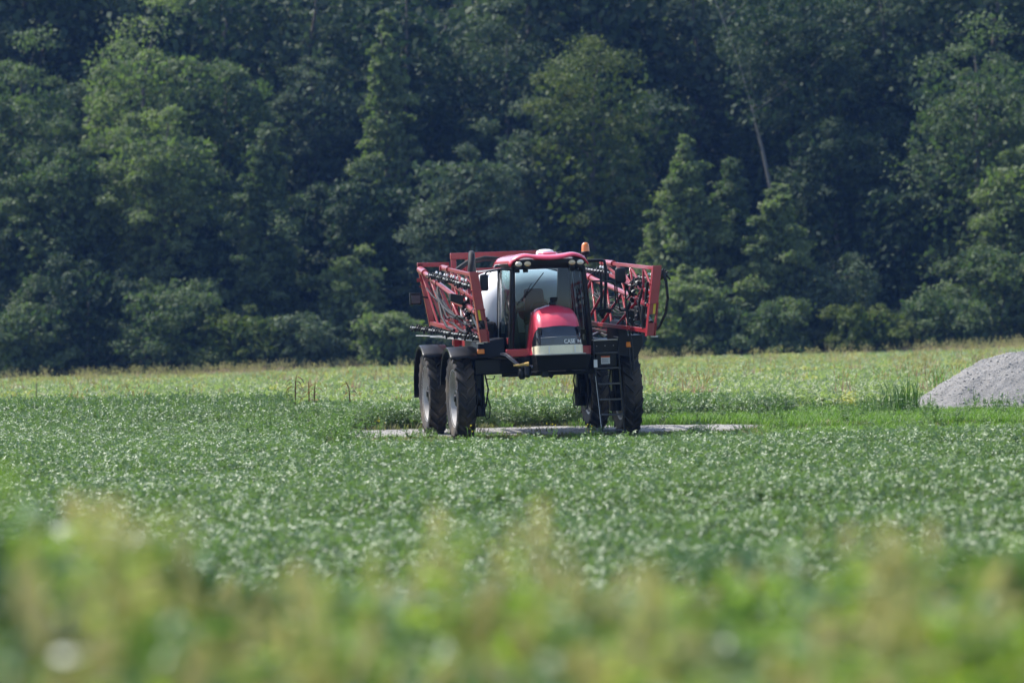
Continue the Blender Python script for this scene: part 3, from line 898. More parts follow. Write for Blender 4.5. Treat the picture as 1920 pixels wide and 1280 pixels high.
    for i in range(4):
        t0, t1 = (i + .05) / 4, (i + .95) / 4
        mb = MB(); mb.bar(lerp(uA, uB, t1), lerp(mA, mB, t0), .07, .03, up=(1, 0, 0)); mb.build('diagonal', M['boom_red'], bm_, .005)
        if i < 3:
            mb = MB(); mb.bar(lerp(uA, uB, t1), lerp(lA, lB, t1), .05, .03, up=(0, 1, 0)); mb.build('upright', M['boom_red'], bm_, .005)
            mb = MB(); mb.bar(lerp(mA, mB, t0), lerp(lA, lB, t1), .045, .03, up=(1, 0, 0)); mb.build('diagonal', M['boom_red'], bm_, .005)
    # rear frame
    mb = MB(); mb.bar(P(1.66, 6.86, 3.84), P(1.42, 6.86, 2.40), .13, .09, up=(0, 1, 0)); mb.build('rear_post', M['boom_red'], bm_, .008)
    mb = MB(); mb.bar(P(.98, 6.86, 3.80), P(1.72, 6.86, 3.81), .09, .10); mb.build('rear_beam', M['boom_red'], bm_, .008)
    mb = MB(); mb.box(*sorted((o * 1.45, o * 1.75)), 6.79, 6.80, 3.42, 3.50); mb.box(*sorted((o * 1.42, o * 1.70)), 6.79, 6.80, 3.3, 3.32); mb.build('bracket', M['boom_red'], bm_, .003)
    # spray lines with their nozzles
    s1A, s1B = P(1.80, 4.6, 3.58), P(1.94, -2.3, 3.30)
    s2A, s2B = P(1.84, 7.4, 2.38), P(1.84, -2.5, 2.24)
    for (A, B, nn, cap) in ((s1A, s1B, 20, True), (s2A, s2B, 26, False)):
        mb = MB(); mb.tube([A, B], .02, 8); ln = mb.build('spray_line', M['steel'], bm_)
        for i in range(nn):
            p = Vector(lerp(A, B, (i + .6) / (nn + .2)))
            r_ = random.Random(i * 7 + o)
            z = inst('nozzle', noz_me, bm_, p, (r_.uniform(-.3, .3), r_.uniform(-.2, .2), r_.choice((0, math.pi)) + r_.uniform(-.5, .5)), (1.0, 1.2, r_.uniform(.8, 1.15)))
            z.location.z += r_.uniform(-.03, .03)
            if cap and r_.random() < .4: inst('nozzle_cap', cap_me, bm_, p, z.rotation_euler, (1.2, 1.2, 1.2))
    # thin rods lying over the fender, hoses
    mb = MB()
    for k in range(4):
        mb.tube([P(1.95 - .12 * k, 5.8 - 1.4 * k, 2.20 - .02 * k), P(1.55 - .05 * k, 3.6 - 1.5 * k, 2.19 - .03 * k)], .014, 6)
    mb.build('breakaway_rod', M['steel'], bm_)
    mb = MB(); mb.tube([P(1.70, 3.6, 3.22), P(1.76, 3.4, 3.30), P(1.82, 3.1, 3.20), P(1.83, 2.8, 2.9), P(1.84, 2.4, 2.62), P(1.86, 1.6, 2.42), P(1.86, .6, 2.36)], .032, 8); mb.build('hose', M['hose'], bm_, angle=60)
    mb = MB(); mb.tube([P(1.80, 1.6, 2.52), P(1.84, .8, 2.5), P(1.87, -.4, 2.36), P(1.86, -1.2, 2.31)], .026, 8); mb.build('hose', M['hose'], bm_, angle=60)
    mb = MB()
    mb.tube([P(1.82, -2.2, 3.25), P(1.78, -2.15, 2.9), P(1.80, -2.1, 2.6), P(1.72, -2.15, 2.3)], .035, 8)
    mb.tube([P(1.76, -1.9, 3.1), P(1.70, -1.8, 2.8), P(1.74, -1.9, 2.4)], .028, 8)
    mb.tube([P(1.70, -2.3, 2.75), P(1.66, -2.3, 2.5), P(1.70, -2.3, 2.28)], .05, 8)
    mb.build('hose', M['hose'], bm_, angle=60)
    mb = MB(); mb.tube([P(1.78, -1.3, 2.85), P(1.80, -2.4, 2.45)], .035, 8); mb.tube([P(1.79, -1.8, 2.65), P(1.80, -2.5, 2.40)], .05, 8); mb.build('fold_cylinder', M['black'], bm_)
    rr_ = random.Random(91 + o)
    for k in range(7):         # hoses slung along the sections
        y0_, y1_ = rr_.uniform(1.5, 6), rr_.uniform(-2.2, .8); x_ = rr_.uniform(1.62, 1.9)
        z0_ = 3.62 - .10 * (6.8 - y0_) - rr_.uniform(.05, .3); z1_ = 3.62 - .10 * (6.8 - y1_) - rr_.uniform(.05, .35)
        n_ = 7
        MB().tube([P(x_ + rr_.uniform(-.02, .02), y0_ + (y1_ - y0_) * q / n_, z0_ + (z1_ - z0_) * q / n_ - .22 * math.sin(math.pi * q / n_) * rr_.uniform(.5, 1)) for q in range(n_ + 1)], rr_.uniform(.016, .028), 6).build('hose', M['hose'], bm_, angle=60)
    for k in range(14):        # nozzle bodies crowded behind the end plate
        p = P(rr_.uniform(1.72, 1.9), rr_.uniform(-2.3, -.6), rr_.uniform(2.4, 3.35)); sc_ = rr_.uniform(1.0, 1.6)
        inst('nozzle', noz_me, bm_, p, (rr_.uniform(-1, 1), rr_.uniform(-1, 1), rr_.uniform(0, 6)), (sc_, sc_, sc_))
    mb = MB(); mb.box(*sorted((o * 1.66, o * 1.80)), -1.75, -1.45, 2.45, 2.75); mb.build('valve_body', M['plastic'], bm_, .02)

# things on the left boom: work lamp and rear lamp
mb = MB(); mb.hexa([(-2.20, -1.30, 3.00), (-1.96, -1.38, 2.90), (-1.96, -1.10, 2.90), (-2.20, -1.05, 3.00)], [(-2.20, -1.30, 3.16), (-1.92, -1.38, 3.10), (-1.92, -1.10, 3.10), (-2.20, -1.05, 3.16)])
mb.bar((-1.95, -1.2, 3.05), (-1.80, -1.2, 3.10), .05, .03)
mb.build('boom_lamp', M['plastic'], spr, .02)
mb = MB(); mb.box(-1.93, -1.67, 6.74, 6.86, 2.90, 3.17); mb.bar((-1.80, 6.8, 3.1), (-1.5, 6.82, 3.05), .04, .04); rl = mb.build('rear_lamp', M['black'], spr, .01)
mb = MB(); mb.box(-1.90, -1.70, 6.715, 6.738, 2.93, 3.11); mb.build('lens', M['trim'], rl, .005)
# hose bow outside the right boom
mb = MB(); mb.tube([(2.08, -2.5, 3.42), (2.14, -2.55, 3.25), (2.15, -2.6, 2.9), (2.10, -2.6, 2.6), (1.98, -2.55, 2.35), (1.90, -2.5, 2.25)], .03, 8); mb.build('hose_bow', M['hose'], spr, angle=60)
for k in range(3):
    inst('nozzle', noz_me, spr, (2.10 + .05 * k, -2.3 + .1 * k, 3.42 - .02 * k), (.4 * k, .5, .7 * k), (1.5, 1.5, 1.5))
mb = MB(); mb.tube([(2.12, -2.35, 3.42), (2.2, -2.4, 3.36), (2.26, -2.4, 3.28)], .018, 6); mb.build('drop_pipe', M['hose'], spr)

# --- cab
CT, CB = 3.62, 1.90
def cabx(z, top, bot): return bot + (top - bot) * (z - CB) / (CT - CB)
def ws(u, z):        # windshield surface
    return (u * cabx(z, .72, .83), -.66 - .13 * (1 - u * u) - .05 * math.sin(math.pi * (z - CB) / (CT - CB)), z)
def sd(o, t, z):     # side glass surface, t 0 front .. 1 rear
    return (o * (cabx(z, .74, .84) + .07 * math.sin(math.pi * t) + .02 * t), -.60 + 1.62 * t, z)
cab = empty('cab', (0, 0, 0), spr)
for o in (-1, 1):
    mb = MB(); mb.tube([(o * .755, -.63, 3.64), (o * .80, -.67, 2.9), (o * .83, -.68, 2.3), (o * .85, -.66, 1.86)], [.055, .065, .07, .07], 8); mb.build('front_pillar', M['black'], cab, angle=50)
    mb = MB(); mb.bar((o * .76, 1.03, 3.64), (o * .84, 1.03, 1.86), .09, .10, up=(0, 1, 0)); mb.build('rear_pillar', M['black'], cab, .015)
    mb = MB(); mb.grid([[sd(o, .04 + .93 * i / 12, CB + .06 + (CT - CB - .08) * j / 6) for j in range(7)] for i in range(13)]).build('side_window', M['side_glass'], cab, angle=80)
    mb = MB(); mb.tube([sd(o, .96, 3.55), sd(o, .955, 3.0), sd(o, .93, 2.5), sd(o, .90, 2.05)], .014, 6); mb.build('door_seal', M['steel'], cab)
    mb = MB(); mb.box(*sorted((o * .78, o * .90)), -.55, 1.0, 1.80, 1.92); mb.build('door_sill', M['black'], cab, .02)
mb = MB(); mb.grid([[ws(-.96 + 1.92 * i / 14, CB + .02 + (CT - CB - .02) * j / 6) for j in range(7)] for i in range(15)]).build('windshield', M['glass'], cab, angle=80)
mb = MB(); mb.grid([[(-.74 + 1.48 * i / 4, 1.05 + .05 * math.sin(math.pi * i / 4), 2.25 + 1.34 * j / 3) for j in range(4)] for i in range(5)]).build('rear_window', M['glass'], cab, angle=80)
mb = MB(); mb.box(-.80, .80, 1.0, 1.08, 1.86, 2.25); mb.build('rear_wall', M['trim'], cab, .01)
mb = MB(); mb.box(-.80, .80, -.60, 1.0, 1.80, 1.90); mb.build('floor_pan', M['black'], cab, .01)
mb = MB()                                                       # red sill below the windscreen, left and right
mb.box(-.98, -.40, -.80, -.70, 1.77, 1.93); mb.box(.64, .84, -.80, -.70, 1.77, 1.95)
mb.build('sill', M['red'], cab, .012)
# roof
def sq(c, e): return math.copysign(abs(c) ** e, c)
def roof_shell(hx, y0, y1, z0, z1, ex_, nseg=40, rings=((0, 1), (.35, 1.0), (.65, .965), (.85, .90), (.95, .80), (1, .6))):
    mb = MB(); rows = []
    cy, hy = (y0 + y1) / 2, (y1 - y0) / 2
    for (h, q) in rings:
        rows.append([(hx * q * sq(math.cos(2 * math.pi * k / nseg), ex_), cy + hy * q * sq(math.sin(2 * math.pi * k / nseg), ex_), z0 + (z1 - z0) * h) for k in range(nseg + 1)])
    mb.grid(rows)
    b = len(mb.v); m = nseg + 1
    mb.f.append(tuple(b - m + k for k in range(nseg))); mb.f.append(tuple(k for k in reversed(range(nseg))))
    return mb
roof = MB()
nx, ny = 24, 16
rows = []
for j in range(ny + 1):
    v = -1 + 2 * j / ny
    r_ = []
    for i in range(nx + 1):
        u = -1 + 2 * i / nx
        x = .84 * u * (1 + .05 * (v + 1) / 2)
        yf = -.93 + .10 * abs(u) ** 3 - .04 * math.cos(math.pi * u * 1.0)
        y = yf + (1.12 - yf) * (v + 1) / 2
        z = 3.87 + .03 * math.cos(u * 1.9) - .05 * max(0, abs(u) - .80) / .2
        z += -.065 * max(0, (-v - .80) / .2) ** 1.5 - .06 * max(0, (v - .85) / .15) ** 2
        z += .045 * math.exp(-((abs(u) - .62) / .2) ** 2) * (1 - (v + 1) * .25) - .035 * math.exp(-(u / .35) ** 2) * math.exp(-((v + 1) / .35) ** 2)
        z -= .08 * max(0, (abs(u) - .9) / .1) ** 1.6
        r_.append((x, y, z))
    rows.append(r_)
roof.grid(rows)
ro = roof.build('roof', M['red_gloss'], cab, solid=.035, angle=60)
mb = roof_shell(.82, -.86, 1.08, 3.60, 3.80, .32, rings=((0, .90), (.25, .96), (.5, 1), (1, 1)))
mb.build('roof_liner', M['plastic'], cab, angle=40)
for xx, mm in ((-.66, 'lens'), (-.47, 'amber_lens'), (.48, 'amber_lens'), (.66, 'lens')):
    mb = MB(); rows = []
    for (q, dy) in ((1, 0), (.95, -.02), (.7, -.035), (.05, -.045)):
        rows.append([(xx + .075 * q * math.cos(2 * math.pi * k / 20), -.885 + .10 * abs(xx) ** 2 * .5 + dy, 3.715 + .055 * q * math.sin(2 * math.pi * k / 20)) for k in range(21)])
    mb.grid(rows).build('work_lamp', M[mm], ro, angle=60)
    mb = MB(); mb.lathe([(-.87, .09), (-.80, .09)], 'y', 20, (xx, .10 * xx * xx * .5, 3.70)); mb.build('lamp_housing', M['plastic'], ro)
for xx in (-.68, -.5, .5, .68):
    mb = MB(); mb.tube([(xx - .05, -.74, 3.585), (xx + .05, -.74, 3.585)], .05, 12); mb.build('mirror_motor', M['plastic'], ro)
mb = MB(); mb.lathe([(3.88, .21), (3.93, .21), (3.95, .17), (3.955, .02)], 'z', 32, (.06, -.35, 0)); mb.build('roof_hatch', M['red_gloss'], ro, .008)
mb = MB(); mb.lathe([(3.88, .19), (3.95, .195), (3.99, .17), (4.015, .10), (4.02, .02)], 'z', 28, (.09, .15, 0)); mb.build('receiver_dome', M['white'], ro, angle=60)
mb = MB(); mb.tube([(.25, .05, 3.93), (.42, -.05, 3.95)], .016, 6); mb.build('antenna', M['black'], ro)
# beacon
mb = MB(); mb.tube([(.93, .2, 3.70), (.97, .2, 3.74), (.98, .2, 3.93)], .035, 8); mb.lathe([(3.88, .09), (3.935, .10), (3.945, .09)], 'z', 20, (.98, .2, 0)); be = mb.build('beacon_base', M['black'], cab, angle=50)
mb = MB(); mb.lathe([(3.945, .088), (4.06, .080), (4.115, .065), (4.135, .02)], 'z', 20, (.98, .2, 0)); mb.build('beacon', M['orange'], be, angle=60)
# interior
mb = MB(); mb.box(-.33, .19, .25, .70, 2.30, 2.44); mb.build('seat_base', M['seat'], cab, .05)
mb = MB(); mb.hexa([(-.33, .62, 2.42), (.17, .62, 2.42), (.17, .76, 2.42), (-.33, .76, 2.42)], [(-.29, .74, 3.20), (.13, .74, 3.20), (.13, .86, 3.18), (-.29, .86, 3.18)]); mb.build('seat_back', M['seat'], cab, .06)
mb = MB(); mb.box(-.25, .11, .28, .62, 1.9, 2.30); mb.build('seat_pedestal', M['trim'], cab, .02)
mb = MB(); mb.box(.30, .70, .40, .85, 1.9, 2.42); mb.build('console', M['trim'], cab, .04)
mb = MB(); mb.hexa([(.34, .60, 2.42), (.70, .60, 2.42), (.70, .70, 2.42), (.34, .70, 2.42)], [(.38, .66, 2.68), (.66, .66, 2.68), (.66, .74, 2.68), (.38, .74, 2.68)]); mb.build('buddy_seat', M['seat'], cab, .05)
mb = MB(); mb.tube([(-.08, -.35, 1.95), (-.08, -.12, 2.55), (-.08, -.02, 2.76)], .05, 10); mb.build('steering_column', M['trim'], cab)
mb = MB()
ring = [(-.08 + .20 * math.cos(t), -.02 + .20 * math.sin(t) * .62, 2.80 - .20 * math.sin(t) * -.5) for t in [2 * math.pi * k / 24 for k in range(25)]]
mb.tube(ring, .016, 6); mb.bar((-.27, -.02, 2.80), (.11, -.02, 2.80), .04, .02); mb.build('steering_wheel', M['black'], cab)
mb = MB(); mb.box(-.55, -.33, .5, .56, 2.72, 2.92); mb.tube([(-.62, .6, 2.2), (-.6, .58, 2.5), (-.45, .56, 2.75)], .02, 6); mb.build('monitor', M['trim'], cab, .01)
mb = MB(); mb.box(-.53, -.35, .492, .499, 2.745, 2.90); mb.build('monitor_screen', M['side_glass'], cab)
mb = MB(); mb.hexa([(-.72, .5, 1.9), (-.45, .5, 1.9), (-.45, .9, 1.9), (-.72, .9, 1.9)], [(-.70, .6, 3.2), (-.52, .6, 3.15), (-.5, .8, 3.15), (-.70, .9, 3.2)]); mb.build('side_console', M['trim'], cab, .03)
mb = MB(); mb.box(-.50, .50, -.62, -.40, 1.9, 2.42); mb.build('dashboard', M['trim'], cab, .05)
mb = MB(); mb.hexa([(.40, .9, 2.2), (.74, .9, 2.2), (.74, 1.0, 2.2), (.40, 1.0, 2.2)], [(.50, .9, 3.6), (.72, .9, 3.6), (.72, 1.0, 3.6), (.50, 1.0, 3.6)]); mb.build('interior_post', M['trim'], cab, .01)
mb = MB(); mb.tube([(-.62, -.80, 2.95), (-.38, -.86, 3.22), (-.13, -.83, 3.52)], .011, 6); mb.tube([(-.72, -.78, 2.86), (-.52, -.82, 3.10), (-.40, -.85, 3.3)], .007, 5); mb.build('wiper', M['black'], cab)

# --- nose: hood, grille bands and lamp strip share one rounded shell
path = [(-.72, 2.84), (-.90, 2.835), (-1.08, 2.80), (-1.26, 2.73), (-1.42, 2.63), (-1.54, 2.50), (-1.60, 2.40), (-1.645, 2.28), (-1.665, 2.17), (-1.675, 2.08), (-1.68, 2.00), (-1.685, 1.91), (-1.685, 1.82)]
wid = [.44, .455, .465, .47, .475, .475, .48, .485, .495, .50, .505, .51, .51]
cx = .03
def nose_row(i, inset=0.0, scale=1.0):
    (y, z) = path[i]; w = wid[i] * scale
    a = path[max(0, i - 1)]; b = path[min(len(path) - 1, i + 1)]
    t = Vector((b[0] - a[0], b[1] - a[1])).normalized()
    n = Vector((-t.y, t.x))          # (y, z), to be turned inward
    if n.x * 0 + n.y > 0 or (abs(n.y) < .3 and n.x < 0): n = -n
    if n.x < 0: n = -n if n.y > 0 else Vector((abs(n.x), n.y))
    R = .17; pts = []
    S = [(-w, .62), (-w * .998, .40), (-w * .99, .24)]
    for k in range(6):
        a_ = math.pi * .5 * k / 6
        S.append((-w * .985 + R * (1 - math.cos(a_)), .055 + R * (1 - math.sin(a_))))
    m_ = w * .985 - R
    for k in range(9):
        u = -1 + 2 * k / 8
        S.append((m_ * u, .055 * u * u))
    S += [(-q[0], q[1]) for q in reversed(S[:9])]
    for (xx, dd) in S:
        dd = dd + inset
        pts.append((cx + xx, y + n.x * dd, z + n.y * dd))
    return pts
hood = MB(); hood.grid([nose_row(i) for i in range(0, 7)])
ho = hood.build('hood', M['red_gloss'], spr, angle=60)
for o in (-1, 1):   # flat flanks of the hood, flaring out towards the bottom
    mb = MB().hexa([(cx + o * .50, -1.35, 1.80), (cx + o * .58, -.66, 1.78), (cx + o * .40, -.66, 1.78), (cx + o * .40, -1.35, 1.80)],
            [(cx + o * .455, -1.35, 2.46), (cx + o * .44, -.66, 2.70), (cx + o * .36, -.66, 2.70), (cx + o * .36, -1.35, 2.46)])
    mb.build('hood_flank', M['red_gloss'], ho, .01)
mb = MB(); mb.grid([nose_row(i, .006, 1.0) for i in range(6, 9)]); gr = mb.build('grille_screen', M['black_gloss'], ho, angle=60)
mb = MB(); mb.grid([nose_row(i, -.006, 1.004) for i in range(8, 11)]); gb = mb.build('grille_band', M['black_gloss'], ho, angle=60)
mb = MB(); mb.tube([(p[0], p[1] - .008, p[2]) for p in nose_row(8, -.004)[7:-7]], .007, 5); mb.build('trim_line', M['steel'], ho)
mb = MB()
for o in (-1, 1):
    mb.hexa([(cx + o * .40, -1.63, 2.23), (cx + o * .46, -1.56, 2.25), (cx + o * .46, -1.54, 2.25), (cx + o * .40, -1.61, 2.23)], [(cx + o * .37, -1.605, 2.38), (cx + o * .45, -1.54, 2.38), (cx + o * .45, -1.52, 2.38), (cx + o * .37, -1.585, 2.38)])
mb.build('grille_corner', M['black'], ho, .004)
mb = MB(); mb.grid([nose_row(i, -.012, 1.01) for i in range(10, 13)]); bl = mb.build('lamp_strip', M['cream'], ho, angle=60)
for xx in (-.25, .30):
    mb = MB(); mb.box(cx + xx - .012, cx + xx + .012, -1.712, -1.69, 1.835, 1.985); mb.build('lamp_divider', M['white'], bl, .003)
mb = MB(); mb.box(cx - .53, cx + .53, -1.70, -1.2, 1.795, 1.818); mb.build('lamp_lip', M['steel'], ho, .006)
def lettering(txt, size, loc, m, parent, bold=.012):
    cu = bpy.data.curves.new('lettering', 'FONT'); cu.body = txt; cu.size = size; cu.offset = bold * size * 1.2; cu.extrude = .003
    tmp = bpy.data.objects.new('tmp', cu)
    COL.objects.link(tmp)
    me = bpy.data.meshes.new_from_object(tmp.evaluated_get(bpy.context.evaluated_depsgraph_get()))
    bpy.data.objects.remove(tmp)
    me.materials.clear(); me.materials.append(m)
    o = inst('lettering', me, parent, loc, (math.radians(90), 0, 0), (.88, 1, 1))
    return o
lettering('CASE', .115, (.10, -1.698, 2.035), M['white'], gb, .026)
lettering('IH', .085, (.385, -1.694, 2.04), M['white'], gb, .024)
mb = MB(); mb.box(-.035, .10, -.92, -.80, 2.83, 2.90); mb.hexa([(0, -.93, 2.90), (.11, -.93, 2.90), (.11, -.82, 2.90), (0, -.82, 2.90)], [(-.02, -.95, 3.0), (.14, -.95, 3.0), (.14, -.82, 2.98), (-.02, -.82, 2.98)]); mb.build('camera_pod', M['black'], ho, .012)
mb = MB(); mb.hexa([(cx - .46, -1.5, 1.47), (cx + .60, -1.5, 1.47), (cx + .60, -.5, 1.42), (cx - .46, -.5, 1.42)], [(cx - .52, -1.62, 1.79), (cx + .66, -1.62, 1.79), (cx + .66, -.5, 1.79), (cx - .52, -.5, 1.79)]); mb.build('belly_panel', M['black'], spr, .02)
mb = MB(); mb.tube([(.2, -1.3, 1.46), (.5, -1.2, 1.40), (.7, -1.0, 1.44)], .02, 6); mb.tube([(-.3, -1.2, 1.46), (-.5, -1, 1.38), (-.9, -.6, 1.36)], .02, 6); mb.box(-.32, -.2, -1.35, -1.2, 1.33, 1.47); mb.tube([(-.22, -1.3, 1.42), (-.1, -1.32, 1.33)], .04, 8); mb.build('belly_fittings', M['black'], spr)
# front load pipe with valve lever
mb = MB(); mb.tube([(-1.05, -.62, 1.82), (-.96, -.80, 1.80), (-.86, -1.0, 1.68), (-.76, -1.12, 1.58), (-.60, -1.2, 1.55), (-.50, -1.22, 1.54)], .055, 12); lp = mb.build('load_pipe', M['black_gloss'], spr, angle=60)
mb = MB(); mb.tube([(-.60, -1.22, 1.56), (-.62, -1.26, 1.45), (-.63, -1.32, 1.36)], [.075, .075, .05], 12); mb.lathe([(1.30, .05), (1.38, .09), (1.46, .09), (1.52, .06)], 'z', 14, (-.72, -1.15, 0)); mb.build('coupling', M['plastic'], lp, angle=50)
mb = MB(); mb.tube([(-.92, -1.30, 1.60), (-.80, -1.31, 1.605), (-.68, -1.30, 1.62), (-.60, -1.29, 1.62)], [.02, .022, .03, .045], 8); mb.build('valve_lever', M['tan'], lp, angle=60)

# --- mirrors and rails
mb = MB(); mb.box(-1.46, -1.28, -.66, -.56, 3.18, 3.53); ml = mb.build('mirror', M['plastic'], spr, .04)
mb = MB(); mb.tube([(-.80, -.66, 3.60), (-1.0, -.62, 3.62), (-1.30, -.60, 3.58), (-1.36, -.60, 3.5)], .02, 8); mb.build('mirror_arm', M['black'], ml)
mb = MB(); mb.box(1.37, 1.60, -1.06, -.92, 3.24, 3.57); mr_ = mb.build('mirror', M['plastic'], spr, .05)
mb = MB(); mb.tube([(1.40, -.98, 3.24), (1.41, -.98, 2.95), (1.46, -.98, 2.68), (1.49, -.98, 2.66), (1.57, -.98, 2.66), (1.585, -.98, 2.7), (1.58, -.98, 3.24)], .017, 8); mb.build('mirror_loop', M['black'], mr_)
mb = MB()
mb.tube([(.92, -.2, 3.74), (1.20, -.3, 3.74), (1.28, -.32, 3.72), (1.30, -.33, 3.6), (1.29, -.35, 3.2), (1.24, -.4, 2.7), (1.18, -.4, 2.5)], .035, 8)
mb.tube([(1.20, -.3, 3.5), (1.19, -.35, 3.0), (1.14, -.4, 2.55)], .03, 8)
mb.build('mirror_post', M['black'], spr)
mb = MB(); mb.tube([(.93, -.6, 3.30), (1.10, -.62, 3.30), (1.36, -.66, 3.27), (1.42, -.68, 3.2), (1.42, -.7, 2.8), (1.36, -.7, 2.70), (1.1, -.68, 2.70), (.95, -.66, 2.73)], .018, 8); mb.build('handrail', M['black'], spr)
mb = MB(); mb.tube([(1.60, -.98, 3.22), (1.68, -.95, 2.98), (1.58, -.98, 2.86), (1.60, -.98, 2.5), (1.68, -1.0, 1.9), (1.70, -1.0, 1.40)], .022, 8); mb.build('handrail', M['black'], spr)
mb = MB(); mb.tube([(1.60, -1.0, 1.88), (1.655, -1.02, 1.3)], .02, 8); mb.build('handrail', M['black'], spr)
mb = MB(); mb.prism([(1.66, 2.42), (1.62, 2.72), (1.72, 2.95), (1.82, 2.86), (1.80, 2.5), (1.74, 2.30)], -.9, -.84, 'y'); mb.build('control_bracket', M['black'], spr, .01)
mb = MB(); mb.box(1.71, 1.77, -.912, -.902, 2.76, 2.82); mb.build('label', M['paper'], spr)
for (bx_, bz_) in ((1.67, 2.66), (1.67, 2.5), (1.76, 2.46), (1.70, 2.84)):
    mb = MB(); mb.lathe([(-.915, .014), (-.90, .014)], 'y', 8, (bx_, 0, bz_)); mb.build('bolt', M['steel'], spr)
mb = MB(); mb.box(1.05, 1.35, -.55, -.35, 2.62, 2.70); mb.tube([(1.0, -.5, 2.72), (1.2, -.5, 2.74)], .012, 6); mb.build('grab_tray', M['black'], spr, .01)

# ------------------------------------------------------------------ the wood
BARK = paint('bark', (0.11, 0.095, 0.08), .85, var=.3, scale=3, bump=.6)
PALE_BARK = paint('pale_bark', (0.20, 0.185, 0.16), .8, var=.25, scale=2, bump=.5)
LEAF = {
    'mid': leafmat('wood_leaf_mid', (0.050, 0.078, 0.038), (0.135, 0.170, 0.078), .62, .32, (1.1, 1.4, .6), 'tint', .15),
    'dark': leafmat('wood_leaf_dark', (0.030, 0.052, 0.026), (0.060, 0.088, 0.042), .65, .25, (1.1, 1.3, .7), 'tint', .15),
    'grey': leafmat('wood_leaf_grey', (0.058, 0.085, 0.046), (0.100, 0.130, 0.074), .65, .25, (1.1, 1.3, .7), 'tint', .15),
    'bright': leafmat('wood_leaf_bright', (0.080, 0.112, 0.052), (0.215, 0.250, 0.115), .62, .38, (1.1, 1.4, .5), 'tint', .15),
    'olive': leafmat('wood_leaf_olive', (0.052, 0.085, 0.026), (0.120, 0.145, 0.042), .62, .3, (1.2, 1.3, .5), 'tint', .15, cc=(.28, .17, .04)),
}
def quads_mesh(name, V, tint, m):
    n = len(V)
    me = bpy.data.meshes.new(name)
    me.vertices.add(n * 4); me.vertices.foreach_set('co', V.reshape(-1).astype(np.float32))
    me.loops.add(n * 4); me.loops.foreach_set('vertex_index', np.arange(n * 4, dtype=np.int32))
    me.polygons.add(n); me.polygons.foreach_set('loop_start', np.arange(0, n * 4, 4, dtype=np.int32))
    me.update(calc_edges=True)
    a = me.attributes.new('tint', 'FLOAT', 'POINT'); a.data.foreach_set('value', np.repeat(tint, 4).astype(np.float32))
    me.materials.append(m)
    return me

def unit(v): return v / (np.linalg.norm(v, axis=-1, keepdims=True) + 1e-9)

def leaves_on_lobes(r, C, Rr, per, size, lobetint):
    """C (k,3) lobe centres, Rr (k,) radii: leaf-spray diamonds gathered in twig clumps on each lobe"""
    k = len(C)
    ncl = 18                                    # twig clumps per lobe
    D = unit(r.normal(0, 1, (k, ncl, 3)))
    D[..., 2] = np.where(D[..., 2] < -.35, -D[..., 2] * .6, D[..., 2])
    D = unit(D)
    cl = C[:, None] + D * (Rr[:, None, None] * r.uniform(.62, 1.12, (k, ncl, 1))) * np.array([1, 1, .85])
    m = max(1, per // ncl)
    g = r.normal(0, 1, (k, ncl, m, 3)) * (Rr[:, None, None, None] * .26) * np.array([1.15, 1.15, .6])
    P = cl[:, :, None] + g
    T = np.broadcast_to((lobetint[:, None, None] * .45 + r.uniform(0, .35, (k, ncl, 1)) + r.uniform(0, .2, (k, ncl, m))), (k, ncl, m)).reshape(-1)
    nr = unit(D[:, :, None] * .55 + r.normal(0, .55, (k, ncl, m, 3)) + np.array([0, 0, .55])).reshape(-1, 3)
    P = P.reshape(-1, 3)
    n = len(P)
    ax = unit(np.cross(nr, r.normal(0, 1, (n, 3)))); ay = np.cross(nr, ax)
    L = (size * r.uniform(.6, 1.35, (n, 1))); W = L * r.uniform(.42, .7, (n, 1))
    V = np.stack([P - ax * L * .5, P + ay * W * .5 - nr * W * .12, P + ax * L * .5, P - ay * W * .5 - nr * W * .12], 1)
    return V, T

